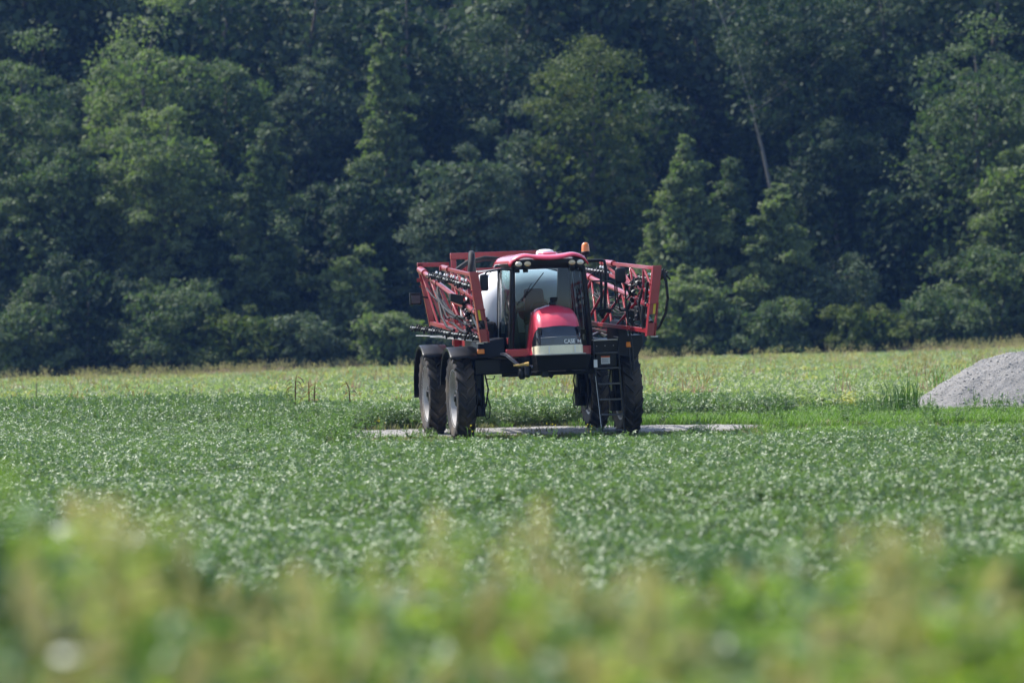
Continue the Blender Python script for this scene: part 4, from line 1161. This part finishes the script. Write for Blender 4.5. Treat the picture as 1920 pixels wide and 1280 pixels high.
def crown_lobes(r, H, W, shape, nl, low):
    C, R = [], []
    if shape == 'round':                 # several unequal domes carried by the main limbs
        nd = int(r.integers(4, 7)); a0 = r.uniform(0, 6.28)
        domes = [(r.normal(0, .03) * W, r.normal(0, .03) * W, H * .68, W * .27, H * .32)]
        for j in range(nd):
            a = a0 + j * 2.4 + r.uniform(-.4, .4); o_ = W * r.uniform(.20, .36); th = r.uniform(.52, .93)
            rv = H * r.uniform(.14, .26)
            domes.append((math.cos(a) * o_, math.sin(a) * o_, max(th * H - rv, low * H + rv), W * r.uniform(.15, .25), rv))
        for j in range(3):               # skirts
            a = r.uniform(0, 6.28); o_ = W * r.uniform(.15, .34); domes.append((math.cos(a) * o_, math.sin(a) * o_, H * (low + r.uniform(.12, .22)), W * r.uniform(.16, .24), H * .13))
        wts = np.array([q[3] * (q[3] + q[4]) for q in domes]); cnt = np.maximum(4, np.round(nl * wts / wts.sum())).astype(int)
        for (cx_, cy_, cz_, rw, rv), m in zip(domes, cnt):
            for i in range(m):
                u = 1 - 1.55 * (i + .5) / m; a = i * 2.39996 + r.uniform(-.6, .6); s_ = math.sqrt(max(0, 1 - u * u)); k_ = r.uniform(.6, 1.1)
                C.append((cx_ + math.cos(a) * s_ * rw * k_, cy_ + math.sin(a) * s_ * rw * k_, cz_ + u * rv * k_))
                R.append(W * .075 * math.exp(r.normal(0, .32)))
        return np.array(C), np.array(R)
    if shape == 'cone':                  # a leading spire with lower side spires, branch tiers of uneven reach
        a0 = r.uniform(0, 6.28)
        sp = [(0, 0, 1.0, .5, .55), (math.cos(a0) * .24, math.sin(a0) * .2, r.uniform(.62, .78), .30, .18), (-math.cos(a0) * .27, -math.sin(a0) * .2, r.uniform(.5, .68), .32, .17), (r.uniform(-.2, .2), -.25, r.uniform(.4, .55), .34, .12)]
        for (ox, oy, hh, ww, share) in sp:
            m = max(6, int(nl * share))
            for i in range(m):
                u = (i + .5) / m
                e = (1 - u) ** .8 * (.6 + .4 * min(1, u * 6)); a = i * 2.39996 + r.uniform(-.7, .7)
                rad = W * ww * e * (r.uniform(.35, 1.0) if r.uniform() < .7 else r.uniform(1.0, 1.35))
                C.append((ox * W + math.cos(a) * rad, oy * W + math.sin(a) * rad, H * (low + (hh - low) * u) * .99 - W * .03))
                R.append(W * .085 * math.exp(r.normal(0, .3)) * (1.1 - .6 * u))
        return np.array(C), np.array(R)
    ga = 2.39996
    for i in range(nl):
        t = low + (1 - low) * ((i + .5) / nl) ** .9
        u = (t - low) / (1 - low)
        if shape == 'cone': e = (1 - u) ** .75 * (.55 + .45 * min(1, u * 5))
        elif shape == 'column': e = .75 * (1 - u ** 3) * (.7 + .3 * min(1, u * 5))
        else: e = math.sqrt(max(0, 1 - ((u - .42) / .6) ** 2))
        a = i * ga + r.uniform(-.5, .5)
        rad = W * .5 * e * (r.uniform(.5, 1.08) if shape == 'round' else r.uniform(.5, 1.3)) * (1 + .18 * math.sin(3 * a + i))
        rl = W * .092 * math.exp(r.normal(0, .3)) * (1 if shape == 'round' else (1.15 - .5 * u))
        C.append((math.cos(a) * rad * .82, math.sin(a) * rad * .82, H * t * (1 - .02) - rl * .55 + r.uniform(-.03, .03) * H * (1 - u)))
        R.append(rl)
    return np.array(C), np.array(R)

def trunk_mb(r, H, W, C, R, lean=(0, 0), r0=None, nlimb=9):
    mb = MB()
    r0 = r0 or max(.1, H * .016)
    pts = [(0, 0, -.3)]; rs = [r0 * 1.25]
    for i in range(1, 8):
        t = i / 7
        pts.append((lean[0] * t * t * H + r.normal(0, .012) * H * t, lean[1] * t * t * H + r.normal(0, .012) * H * t, H * .92 * t)); rs.append(r0 * (1 - .88 * t))
    mb.tube(pts, rs, 8)
    idx = r.choice(len(C), min(nlimb, len(C)), replace=False)
    for j in idx:
        c = C[j]
        z0 = max(.12 * H, c[2] - R[j] - .14 * H * r.uniform(.5, 1.2)); t = z0 / (H * .92)
        q = min(6, int(t * 7)); f = t * 7 - q
        b = np.array(pts[q]) * (1 - f) + np.array(pts[q + 1]) * f
        mid = (b + c) / 2 + np.array([0, 0, .04 * H]) * r.uniform(-.4, 1)
        rr = r0 * (1 - .88 * t) * .5
        mb.tube([b, b * .5 + mid * .5 + r.normal(0, .08, 3), mid, c], [rr, rr * .75, rr * .55, rr * .2], 6)
    return mb

def make_tree(name, label, cat, px, top, wpx, y, shape, kind, seed, nl=30, per=900, size=.22, low=.10, group=None, bark=None, lean=(0, 0), scale_mesh=None, nlimb=9):
    r = np.random.default_rng(seed)
    d = y + CAM_D
    x = (px - 960) / 7040 * d
    g = float(gz(x, y))
    H = 2.9 + (567 - top) * d / 7040 - g
    W = wpx * d / 7040
    C, R = crown_lobes(r, H, W, shape, nl, low)
    V, T = leaves_on_lobes(r, C, R, per, size, r.uniform(0, 1, len(C)))
    # sparse inner foliage for body, darker so inner shade is in the colour
    ni = nl * 40
    a = r.uniform(0, 6.28, ni); q = np.sqrt(r.uniform(0, 1, ni)) * W * .36; hz = H * (low + (1 - low) * r.uniform(.02, .85, ni))
    q = q * np.where(shape == 'cone', 1 - hz / H * .8, 1)
    P = np.stack([np.cos(a) * q, np.sin(a) * q, hz], -1)
    nr = unit(r.normal(0, 1, (ni, 3))); ax = unit(np.cross(nr, r.normal(0, 1, (ni, 3)))); ay = np.cross(nr, ax)
    L = size * 2.2
    V2 = np.stack([P - ax * L * .5, P + ay * L * .3, P + ax * L * .5, P - ay * L * .3], 1)
    V = np.concatenate([V, V2]); T = np.concatenate([T, r.uniform(0, .5, ni)])
    root = empty(name, (x, y, g))
    tag(root, label, cat, group)
    cr = inst('crown', quads_mesh('crown', V, np.clip(T, 0, 1), LEAF[kind]), root)
    trunk_mb(r, H, W, C, R, lean, r0=.2 if bark else None, nlimb=nlimb).build('trunk', bark or BARK, root, angle=60)
    return root

EDGE = 'trees along the edge of the wood'
specs = [
    ('broadleaf_tree', 'broad green tree at the far left edge with rounded crown', 40, 85, 290, 150, 'round', 'mid'),
    ('broadleaf_tree', 'tallest light green rounded tree in the left part of the wood', 275, 15, 330, 153, 'round', 'bright'),
    ('broadleaf_tree', 'rounded green crown just right of the tallest left tree', 420, 65, 250, 156, 'round', 'mid'),
    ('broadleaf_tree', 'mid-height spreading tree at left, below the far left crown', 120, 235, 250, 145, 'round', 'mid'),
    ('broadleaf_tree', 'full rounded tree standing in front of the tallest left tree', 310, 190, 290, 146, 'round', 'bright'),
    ('broadleaf_tree', 'shorter pointed green tree between the left crowns and the conical tree', 500, 225, 230, 143, 'cone', 'mid'),
    ('conical_tree', 'tall narrow conical tree rising left of the sprayer', 722, 8, 230, 152, 'cone', 'bright'),
    ('broadleaf_tree', 'low dark spreading tree at the foot of the conical tree', 690, 300, 230, 146, 'round', 'dark'),
    ('broadleaf_tree', 'grey-green rounded tree directly behind the sprayer cab', 875, 245, 290, 144, 'round', 'grey'),
    ('broadleaf_tree', 'tall olive tree with yellowing leaves right above the beacon', 1110, 60, 320, 153, 'round', 'olive'),
    ('broadleaf_tree', 'slender bright young tree right of the sprayer, leftmost of three', 1285, 245, 240, 142, 'cone', 'bright'),
    ('broadleaf_tree', 'slender young tree right of the sprayer, middle of three', 1372, 298, 220, 144, 'cone', 'mid'),
    ('broadleaf_tree', 'shortest slender young tree right of the sprayer, rightmost of three', 1455, 335, 210, 140, 'cone', 'bright'),
    ('broadleaf_tree', 'dark rounded tree behind the three young trees', 1570, 190, 260, 153, 'round', 'dark'),
    ('broadleaf_tree', 'large full green tree filling the upper right of the picture', 1835, 55, 370, 148, 'round', 'mid'),
    ('broadleaf_tree', 'lower green tree at the far right edge of the wood', 1925, 260, 250, 143, 'round', 'bright'),
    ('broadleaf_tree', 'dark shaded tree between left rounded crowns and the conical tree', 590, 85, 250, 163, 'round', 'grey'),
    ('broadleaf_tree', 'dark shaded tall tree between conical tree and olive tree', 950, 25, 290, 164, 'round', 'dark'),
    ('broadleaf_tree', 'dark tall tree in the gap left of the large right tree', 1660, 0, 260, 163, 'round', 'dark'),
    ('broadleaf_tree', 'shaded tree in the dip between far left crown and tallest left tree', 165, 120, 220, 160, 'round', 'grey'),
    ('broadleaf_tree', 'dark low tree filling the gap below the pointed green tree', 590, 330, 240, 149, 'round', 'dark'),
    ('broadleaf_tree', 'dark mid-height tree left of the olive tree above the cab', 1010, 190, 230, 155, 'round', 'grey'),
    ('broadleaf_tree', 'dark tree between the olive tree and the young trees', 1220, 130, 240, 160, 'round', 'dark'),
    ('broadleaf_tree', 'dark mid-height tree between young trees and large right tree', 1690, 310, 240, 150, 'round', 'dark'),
    ('broadleaf_tree', 'dark low tree at left behind the tall rounded bush', 60, 380, 240, 147, 'round', 'dark'),
    ('broadleaf_tree', 'dark low tree behind the wide dark bush at left', 400, 400, 250, 146, 'round', 'dark'),
]
for i, (nm, lb, px, top, w, y, sh, kd) in enumerate(specs):
    big = w > 200
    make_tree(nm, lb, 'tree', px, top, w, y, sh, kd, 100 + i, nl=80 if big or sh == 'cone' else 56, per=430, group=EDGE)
make_tree('bare_trunk_tree', 'tall tree with pale bare trunk showing behind the young trees', 'tree', 1478, -60, 330, 158, 'round', 'dark', 140, nl=34, per=500, low=.58, group=EDGE, bark=PALE_BARK, lean=(-.2, 0), nlimb=5)

# deep in the wood: a few crowns copied, dark and hard to tell apart
protos = []
for j in range(4):
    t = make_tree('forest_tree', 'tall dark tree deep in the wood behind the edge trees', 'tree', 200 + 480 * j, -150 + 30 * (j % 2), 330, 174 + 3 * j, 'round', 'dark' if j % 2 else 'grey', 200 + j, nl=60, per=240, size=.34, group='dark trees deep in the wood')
    protos.append(t)
rf = random.Random(5)
k = 0
for (yy, step, x0, x1) in ((168, 6.2, -37, 38), (181, 5.8, -40, 41), (196, 6.0, -44, 44)):
    x = x0
    while x < x1:
        p = protos[k % 4]; k += 1
        c = p.copy(); COL.objects.link(c)
        yq = yy + rf.uniform(-3, 3)
        c.location = (x + rf.uniform(-1.2, 1.2), yq, float(gz(x, yq)))
        c.rotation_euler = (0, 0, rf.uniform(0, 6.28))
        s_ = rf.uniform(.92, 1.18); c.scale = (s_, s_, s_ * rf.uniform(.95, 1.1))
        for ch in p.children:
            q = ch.copy(); COL.objects.link(q); q.parent = c
        x += step

# bushes along the foot of the wood
bushes = [
    ('low bush at the left end of the wood edge', 50, 560, 210, 138, 'mid'),
    ('tall rounded bush under the spreading left tree', 165, 475, 230, 140, 'dark'),
    ('wide dark bush under the full left tree', 320, 520, 260, 138, 'mid'),
    ('low bush below the pointed green tree', 455, 575, 200, 136, 'olive'),
    ('squat dark bush left of the conical tree foot', 560, 585, 190, 136, 'grey'),
    ('tall pale bush left of the boom', 660, 470, 170, 141, 'bright'),
    ('rounded pale bush just left of the rear wheels', 735, 585, 170, 135, 'bright'),
    ('dark bush hidden behind the sprayer cab', 920, 500, 260, 139, 'dark'),
    ('dark bush behind the right-hand mirror', 1120, 540, 230, 138, 'grey'),
    ('light green bush right beside the right boom', 1305, 515, 190, 137, 'bright'),
    ('small yellow-green bush at the field edge right of the sprayer', 1245, 615, 90, 134, 'olive'),
    ('broad low bush below the shortest young tree', 1420, 570, 230, 136, 'mid'),
    ('grey-green bush mound right of the young trees', 1560, 480, 240, 140, 'grey'),
    ('low brownish bush at the field edge below the grey mound', 1630, 575, 190, 136, 'olive'),
    ('green bush below the large right tree', 1770, 545, 230, 137, 'mid'),
    ('tall bush at the right end of the wood edge', 1880, 440, 230, 140, 'mid'),
]
for i, (lb, px, top, w, y, kd) in enumerate(bushes):
    make_tree('bush', lb, 'bush', px, top, w, y, 'round', kd, 300 + i, nl=34, per=360, size=.20, low=.04, group='bushes at the foot of the wood', nlimb=5)

# haze: thin air, its strong blue added to tint the shade in the wood
hz = MB().box(-520, 520, -150, 720, -16, 70).build('haze', M['soil'])
hm, hnt, hout = newmat('haze_air')
pv = hnt.nodes.new('ShaderNodeVolumePrincipled')
pv.inputs['Color'].default_value = (0.20, 0.42, 1.0, 1)
pv.inputs['Density'].default_value = 0.00013
pv.inputs['Anisotropy'].default_value = 0.2
hnt.links.new(pv.outputs[0], hout.inputs['Volume'])
hz.data.materials.clear(); hz.data.materials.append(hm)
tag(hz, 'thin haze over field and wood, tinted blue for the tree shade', 'haze', kind='stuff')

# ------------------------------------------------------------------ gravel pile
rp = np.random.default_rng(77)
PX, PY = 13.3, 12.0
def pile_h(x, y):
    a = np.arctan2(y, x); r_ = np.hypot(x, y * 1.15)
    rad = 4.25 + .22 * np.sin(2 * a + .6) + .12 * np.sin(5 * a + 2)
    u = np.clip(r_ / rad, 0, 1.2)
    h = 1.46 * (1 - smooth(.28, 1.05, u)) * (1 - .12 * smooth(.1, .5, u))
    n = 0
    for (f, am, s) in ((1.1, .06, 1), (2.3, .045, 2), (5.1, .030, 3), (9, .020, 4), (17, .014, 5), (31, .010, 6)):
        q = np.random.default_rng(s).uniform(0, 6.28, 6)
        n = n + am * (np.sin(x * f + q[0] + 1.3 * np.sin(y * f * .7 + q[1])) * np.sin(y * f * 1.1 + q[2] + np.sin(x * f * .6 + q[3])))
    return h + n * smooth(.02, .3, h)
nr_, na_ = 110, 340
mb = MB()
RR, AA = np.meshgrid(4.6 * (np.arange(nr_) / (nr_ - 1)) ** .9 * 1.06, 2 * math.pi * np.arange(na_ + 1) / na_, indexing='ij')
XX, YY = RR * np.cos(AA), RR * np.sin(AA)
ZZ = pile_h(XX, YY) + gz(PX + XX, PY + YY) - float(gz(PX, PY)) - .02
rows = np.stack([XX, YY, ZZ], -1).tolist()
mb.grid(rows)
pile = mb.build('gravel_pile', M['pile'], None, angle=80)
pile.location = (PX, PY, float(gz(PX, PY)))
tag(pile, 'pale grey gravel pile at the right beside the track', 'gravel pile')
OCT = np.array([(1, 0, 0), (-1, 0, 0), (0, 1, 0), (0, -1, 0), (0, 0, .45), (0, 0, -.45)])
OCTF = np.array([(0, 2, 4), (2, 1, 4), (1, 3, 4), (3, 0, 4), (2, 0, 5), (1, 2, 5), (3, 1, 5), (0, 3, 5)])
def stones_mesh(x, y, z, s):
    n = len(x)
    V = OCT[None] * s[:, None, None] + rp.normal(0, .32, (n, 6, 3)) * s[:, None, None] + np.stack([x, y, z], -1)[:, None]
    F = (OCTF[None] + 6 * np.arange(n)[:, None, None]).reshape(-1, 3)
    return V.reshape(-1, 3).tolist(), F.tolist()
a_ = rp.uniform(math.pi * .75, math.pi * 2.1, 7000); r_ = 4.3 * np.sqrt(rp.uniform(0.02, 1.05, 7000))
sx, sy = r_ * np.cos(a_), r_ * np.sin(a_)
V, F = stones_mesh(sx, sy, pile_h(sx, sy) + gz(PX + sx, PY + sy) - float(gz(PX, PY)) - .015, .008 + .030 * rp.uniform(0, 1, 7000) ** 4)
STONE = leafmat('stone', (0.20, 0.193, 0.18), (0.36, 0.35, 0.335), .9, 0.0, (1, 1, 1), None, .2)
st = inst('stones', mesh_np('stones', V, F, STONE), pile); st['kind'] = 'stuff'

# loose stones on the track
T_ = np.array(tr)[rp.integers(0, len(tr), 5000)]
sx = T_[:, 0] + rp.uniform(-.1, .1, 5000); sy = T_[:, 1] + (T_[:, 2] - T_[:, 1]) * rp.uniform(-.03, 1.03, 5000)
V, F = stones_mesh(sx, sy, gz(sx, sy) + .012, .008 + .014 * rp.uniform(0, 1, 5000) ** 2)
o = inst('track_stones', mesh_np('track_stones', V, F, STONE), None)
tag(o, 'loose pale stones lying on the gravel track', 'gravel', kind='stuff')

# ------------------------------------------------------------------ single plants
def at(px, y): return (px - 960) / 7040 * (y + CAM_D)
def split_plant(name, label, cat, x, y, me_list, group=None, rz=0., s=1.):
    r_ = empty(name, (x, y, float(gz(x, y))))
    r_.rotation_euler = (0, 0, rz); r_.scale = (s, s, s)
    tag(r_, label, cat, group)
    for (nm, me) in me_list: inst(nm, me, r_)
    return r_
split_plant('reed_clump', 'tall dark green reed clump at the left foot of the gravel pile', 'reeds', at(1690, 8.5), 8.5, [('blades', grass_tuft(401, 1.0, 120, .42, .022, M['reed'], .35)), ('tall_blades', grass_tuft(402, 1.3, 9, .25, .024, M['reed'], .15))], 'reed clumps', 1.0)
split_plant('reed_clump', 'smaller reed clump left of the tall reed clump', 'reeds', at(1634, 8.0), 8.0, [('blades', grass_tuft(403, .62, 60, .28, .02, M['reed'], .4))], 'reed clumps')
split_plant('reed_clump', 'yellow-green grass tuft high on the left slope of the gravel pile', 'reeds', at(1768, 14.5), 15.5, [('blades', grass_tuft(404, 1.35, 26, .2, .026, M['grass'], .35))], 'reed clumps')

split_plant('dry_grass_patch', 'low patch of dry brown grass on the verge left of the reeds', 'grass', at(1578, 3.2), 3.2, [('blades', grass_tuft(405, .20, 420, .62, .014, M['dry'], .7))])

def corn_stalk(seed, H, nl, bent):
    r = np.random.default_rng(seed)
    mb = MB(); mb.tube([(0, 0, 0), (.02, 0, H * .5), (.02 + bent * .3, 0, H * .85), (.02 + bent, 0, H)], [.020, .018, .014, .006], 6)
    V, F = [], []
    for k in range(nl):
        h = H * (.55 + .42 * k / nl); t = k * 3.1 + r.uniform(-.5, .5); o = np.array([math.cos(t), math.sin(t) * .6, 0]); s = np.array([-o[1], o[0], 0.]); s = s / np.linalg.norm(s)
        L = H * r.uniform(.16, .30); b = len(V)
        for q, w in ((0, .5), (.3, 1), (.65, .8), (1, .05)):
            c = np.array([.02, 0, h]) + o * L * q + np.array([0, 0, L * (.75 * q - 1.25 * q * q)])
            V.extend([c - s * .04 * w, c + s * .04 * w + np.array([0, 0, .012 * w])])
        for q in range(3): F.append((b + 2 * q, b + 2 * q + 1, b + 2 * q + 3, b + 2 * q + 2))
    return mb, mesh_np('leaves', V, F, DRYCORN)
DRYCORN = leafmat('dry_corn', (0.15, 0.07, 0.035), (0.30, 0.16, 0.08), .8, .2, (1, .8, .5), None, .2)
PALECORN = leafmat('pale_corn', (0.34, 0.32, 0.14), (0.46, 0.42, 0.22), .8, .25, (1, 1, .5), None, .2)
for (px, y, H, nl, bent, lb, pale) in (
        (552, 12.6, 1.22, 11, .03, 'tallest dry brown corn stalk standing left of the sprayer', 0),
        (578, 12.9, 1.06, 7, -.02, 'thin dry corn stalk just right of the tallest stalk', 0),
        (588, 12.6, 1.04, 6, .02, 'second thin dry corn stalk right of the tallest stalk', 0),
        (655, 12.4, 1.05, 8, -.12, 'bent rust-brown corn stalk nearest the rear wheel', 0),
        (66, 12.6, 1.25, 6, .02, 'pale lone corn stalk at the far left of the field', 1)):
    stk, lv = corn_stalk(int(px), H, nl, bent)
    x = at(px, y)
    r_ = empty('corn_stalk', (x, y, float(gz(x, y)))); tag(r_, lb, 'corn stalk', 'dry corn stalks in the beans')
    m_ = PALECORN if pale else DRYCORN
    so = stk.build('stalk', m_, r_, angle=60)
    lv.materials.clear(); lv.materials.append(m_); inst('leaves', lv, r_)

# yellow-flowered weeds in front of the wheels
YEL = leafmat('yellow_flower', (0.55, 0.42, 0.03), (0.70, 0.58, 0.06), .7, .3, (1, 1, .4), None, .2)
for (px, y, H, lb) in ((884, -11.0, .62, 'yellow-green weed sprouting in front of the left front tyre'), (1036, -10.6, .66, 'yellow-green weed below the middle of the sprayer'), (1106, -10.8, .62, 'yellow-green weed in front of the right rear tyre'), (712, -4.0, .6, 'yellowing weed at the left end of the gravel track')):
    x = at(px, y); r_ = empty('flowering_weed', (x, y, float(gz(x, y)))); tag(r_, lb, 'weed', 'yellow weeds by the track')
    inst('leaves', weed_plant(int(px), H, 40, .08, .035, M['verge_weed'], .10), r_)
    rr = np.random.default_rng(int(px)); V, F = [], []
    for k in range(6):
        p = np.array([rr.normal(0, .06), rr.normal(0, .06), H * rr.uniform(.85, 1.08)])
        vs, fs = leaf_verts(p, rr.normal(0, 1, 3), unit(rr.normal(0, 1, 3)), .035, .03); b = len(V); V.extend(vs); F.extend([tuple(i + b for i in f) for f in fs])
    inst('flowers', mesh_np('flowers', V, F, YEL), r_)['kind'] = 'stuff'

# tall weeds standing out of the near bank, far out of focus
def seed_panicle(seed, H, L, n, m, spread=.05):
    r = np.random.default_rng(seed); V, F = [], []
    for k in range(n):
        f = r.uniform(0, 1); p = np.array([r.normal(0, spread * (1.1 - f)), r.normal(0, spread * (1.1 - f)), H - L + L * f * 1.05])
        vs, fs = leaf_verts(p, r.normal(0, 1, 3) + [0, 0, .8], unit(r.normal(0, 1, 3)), .05, .022); b = len(V); V.extend(vs); F.extend([tuple(i + b for i in g) for g in fs])
    return mesh_np('seed_head', V, F, m)
for (px, top, d_, kd, lb) in (
        (18, 895, 9.0, 'weed', 'tall blurred weed at the left edge of the foreground'),
        (160, 950, 9.6, 'green', 'blurred seeded weed second from the left in the foreground'),
        (235, 960, 9.2, 'dry', 'blurred tan-green weed right of the seeded one at left'),
        (815, 985, 11.0, 'green', 'thin blurred weed left of centre in the foreground'),
        (1008, 960, 10.5, 'green', 'thin blurred yellow-green weed just right of centre in the foreground'),
        (1215, 1085, 8.6, 'dry', 'broad blurred olive weed below the ladder in the foreground'),
        (1665, 1000, 10.0, 'dry', 'tall blurred tan weed in the right foreground'),
        (1870, 1060, 9.0, 'green', 'blurred yellow-green weed at the right edge of the foreground'),
        (560, 1090, 9.0, 'dry', 'blurred straw-coloured weed in the left-centre foreground')):
    y = d_ - CAM_D; x = at(px, y); g = float(gz(x, y)); H = 2.9 - (top - 567) * d_ / 7040 - g
    r_ = empty('tall_weed', (x, y, g)); tag(r_, lb, 'weed', 'tall blurred foreground weeds')
    lm = {'weed': M['bank_soy'], 'dry': M['grass_dull'], 'green': M['weed_bright']}[kd]
    inst('leaves', weed_plant(500 + int(px), H * .97, 420 if kd == 'weed' else 130, .13, .07, lm, .14), r_)
    inst('seed_head', seed_panicle(600 + int(px), H, H * .3, 90 if kd == 'dry' else 40, M['straw_head'] if kd != 'weed' else M['weed'], .085), r_)['kind'] = 'stuff'
    MB().tube([(0, 0, 0), (.01, 0, H * .5), (0, .01, H * .9)], [.008, .006, .003], 6).build('stem', M['weed'], r_)
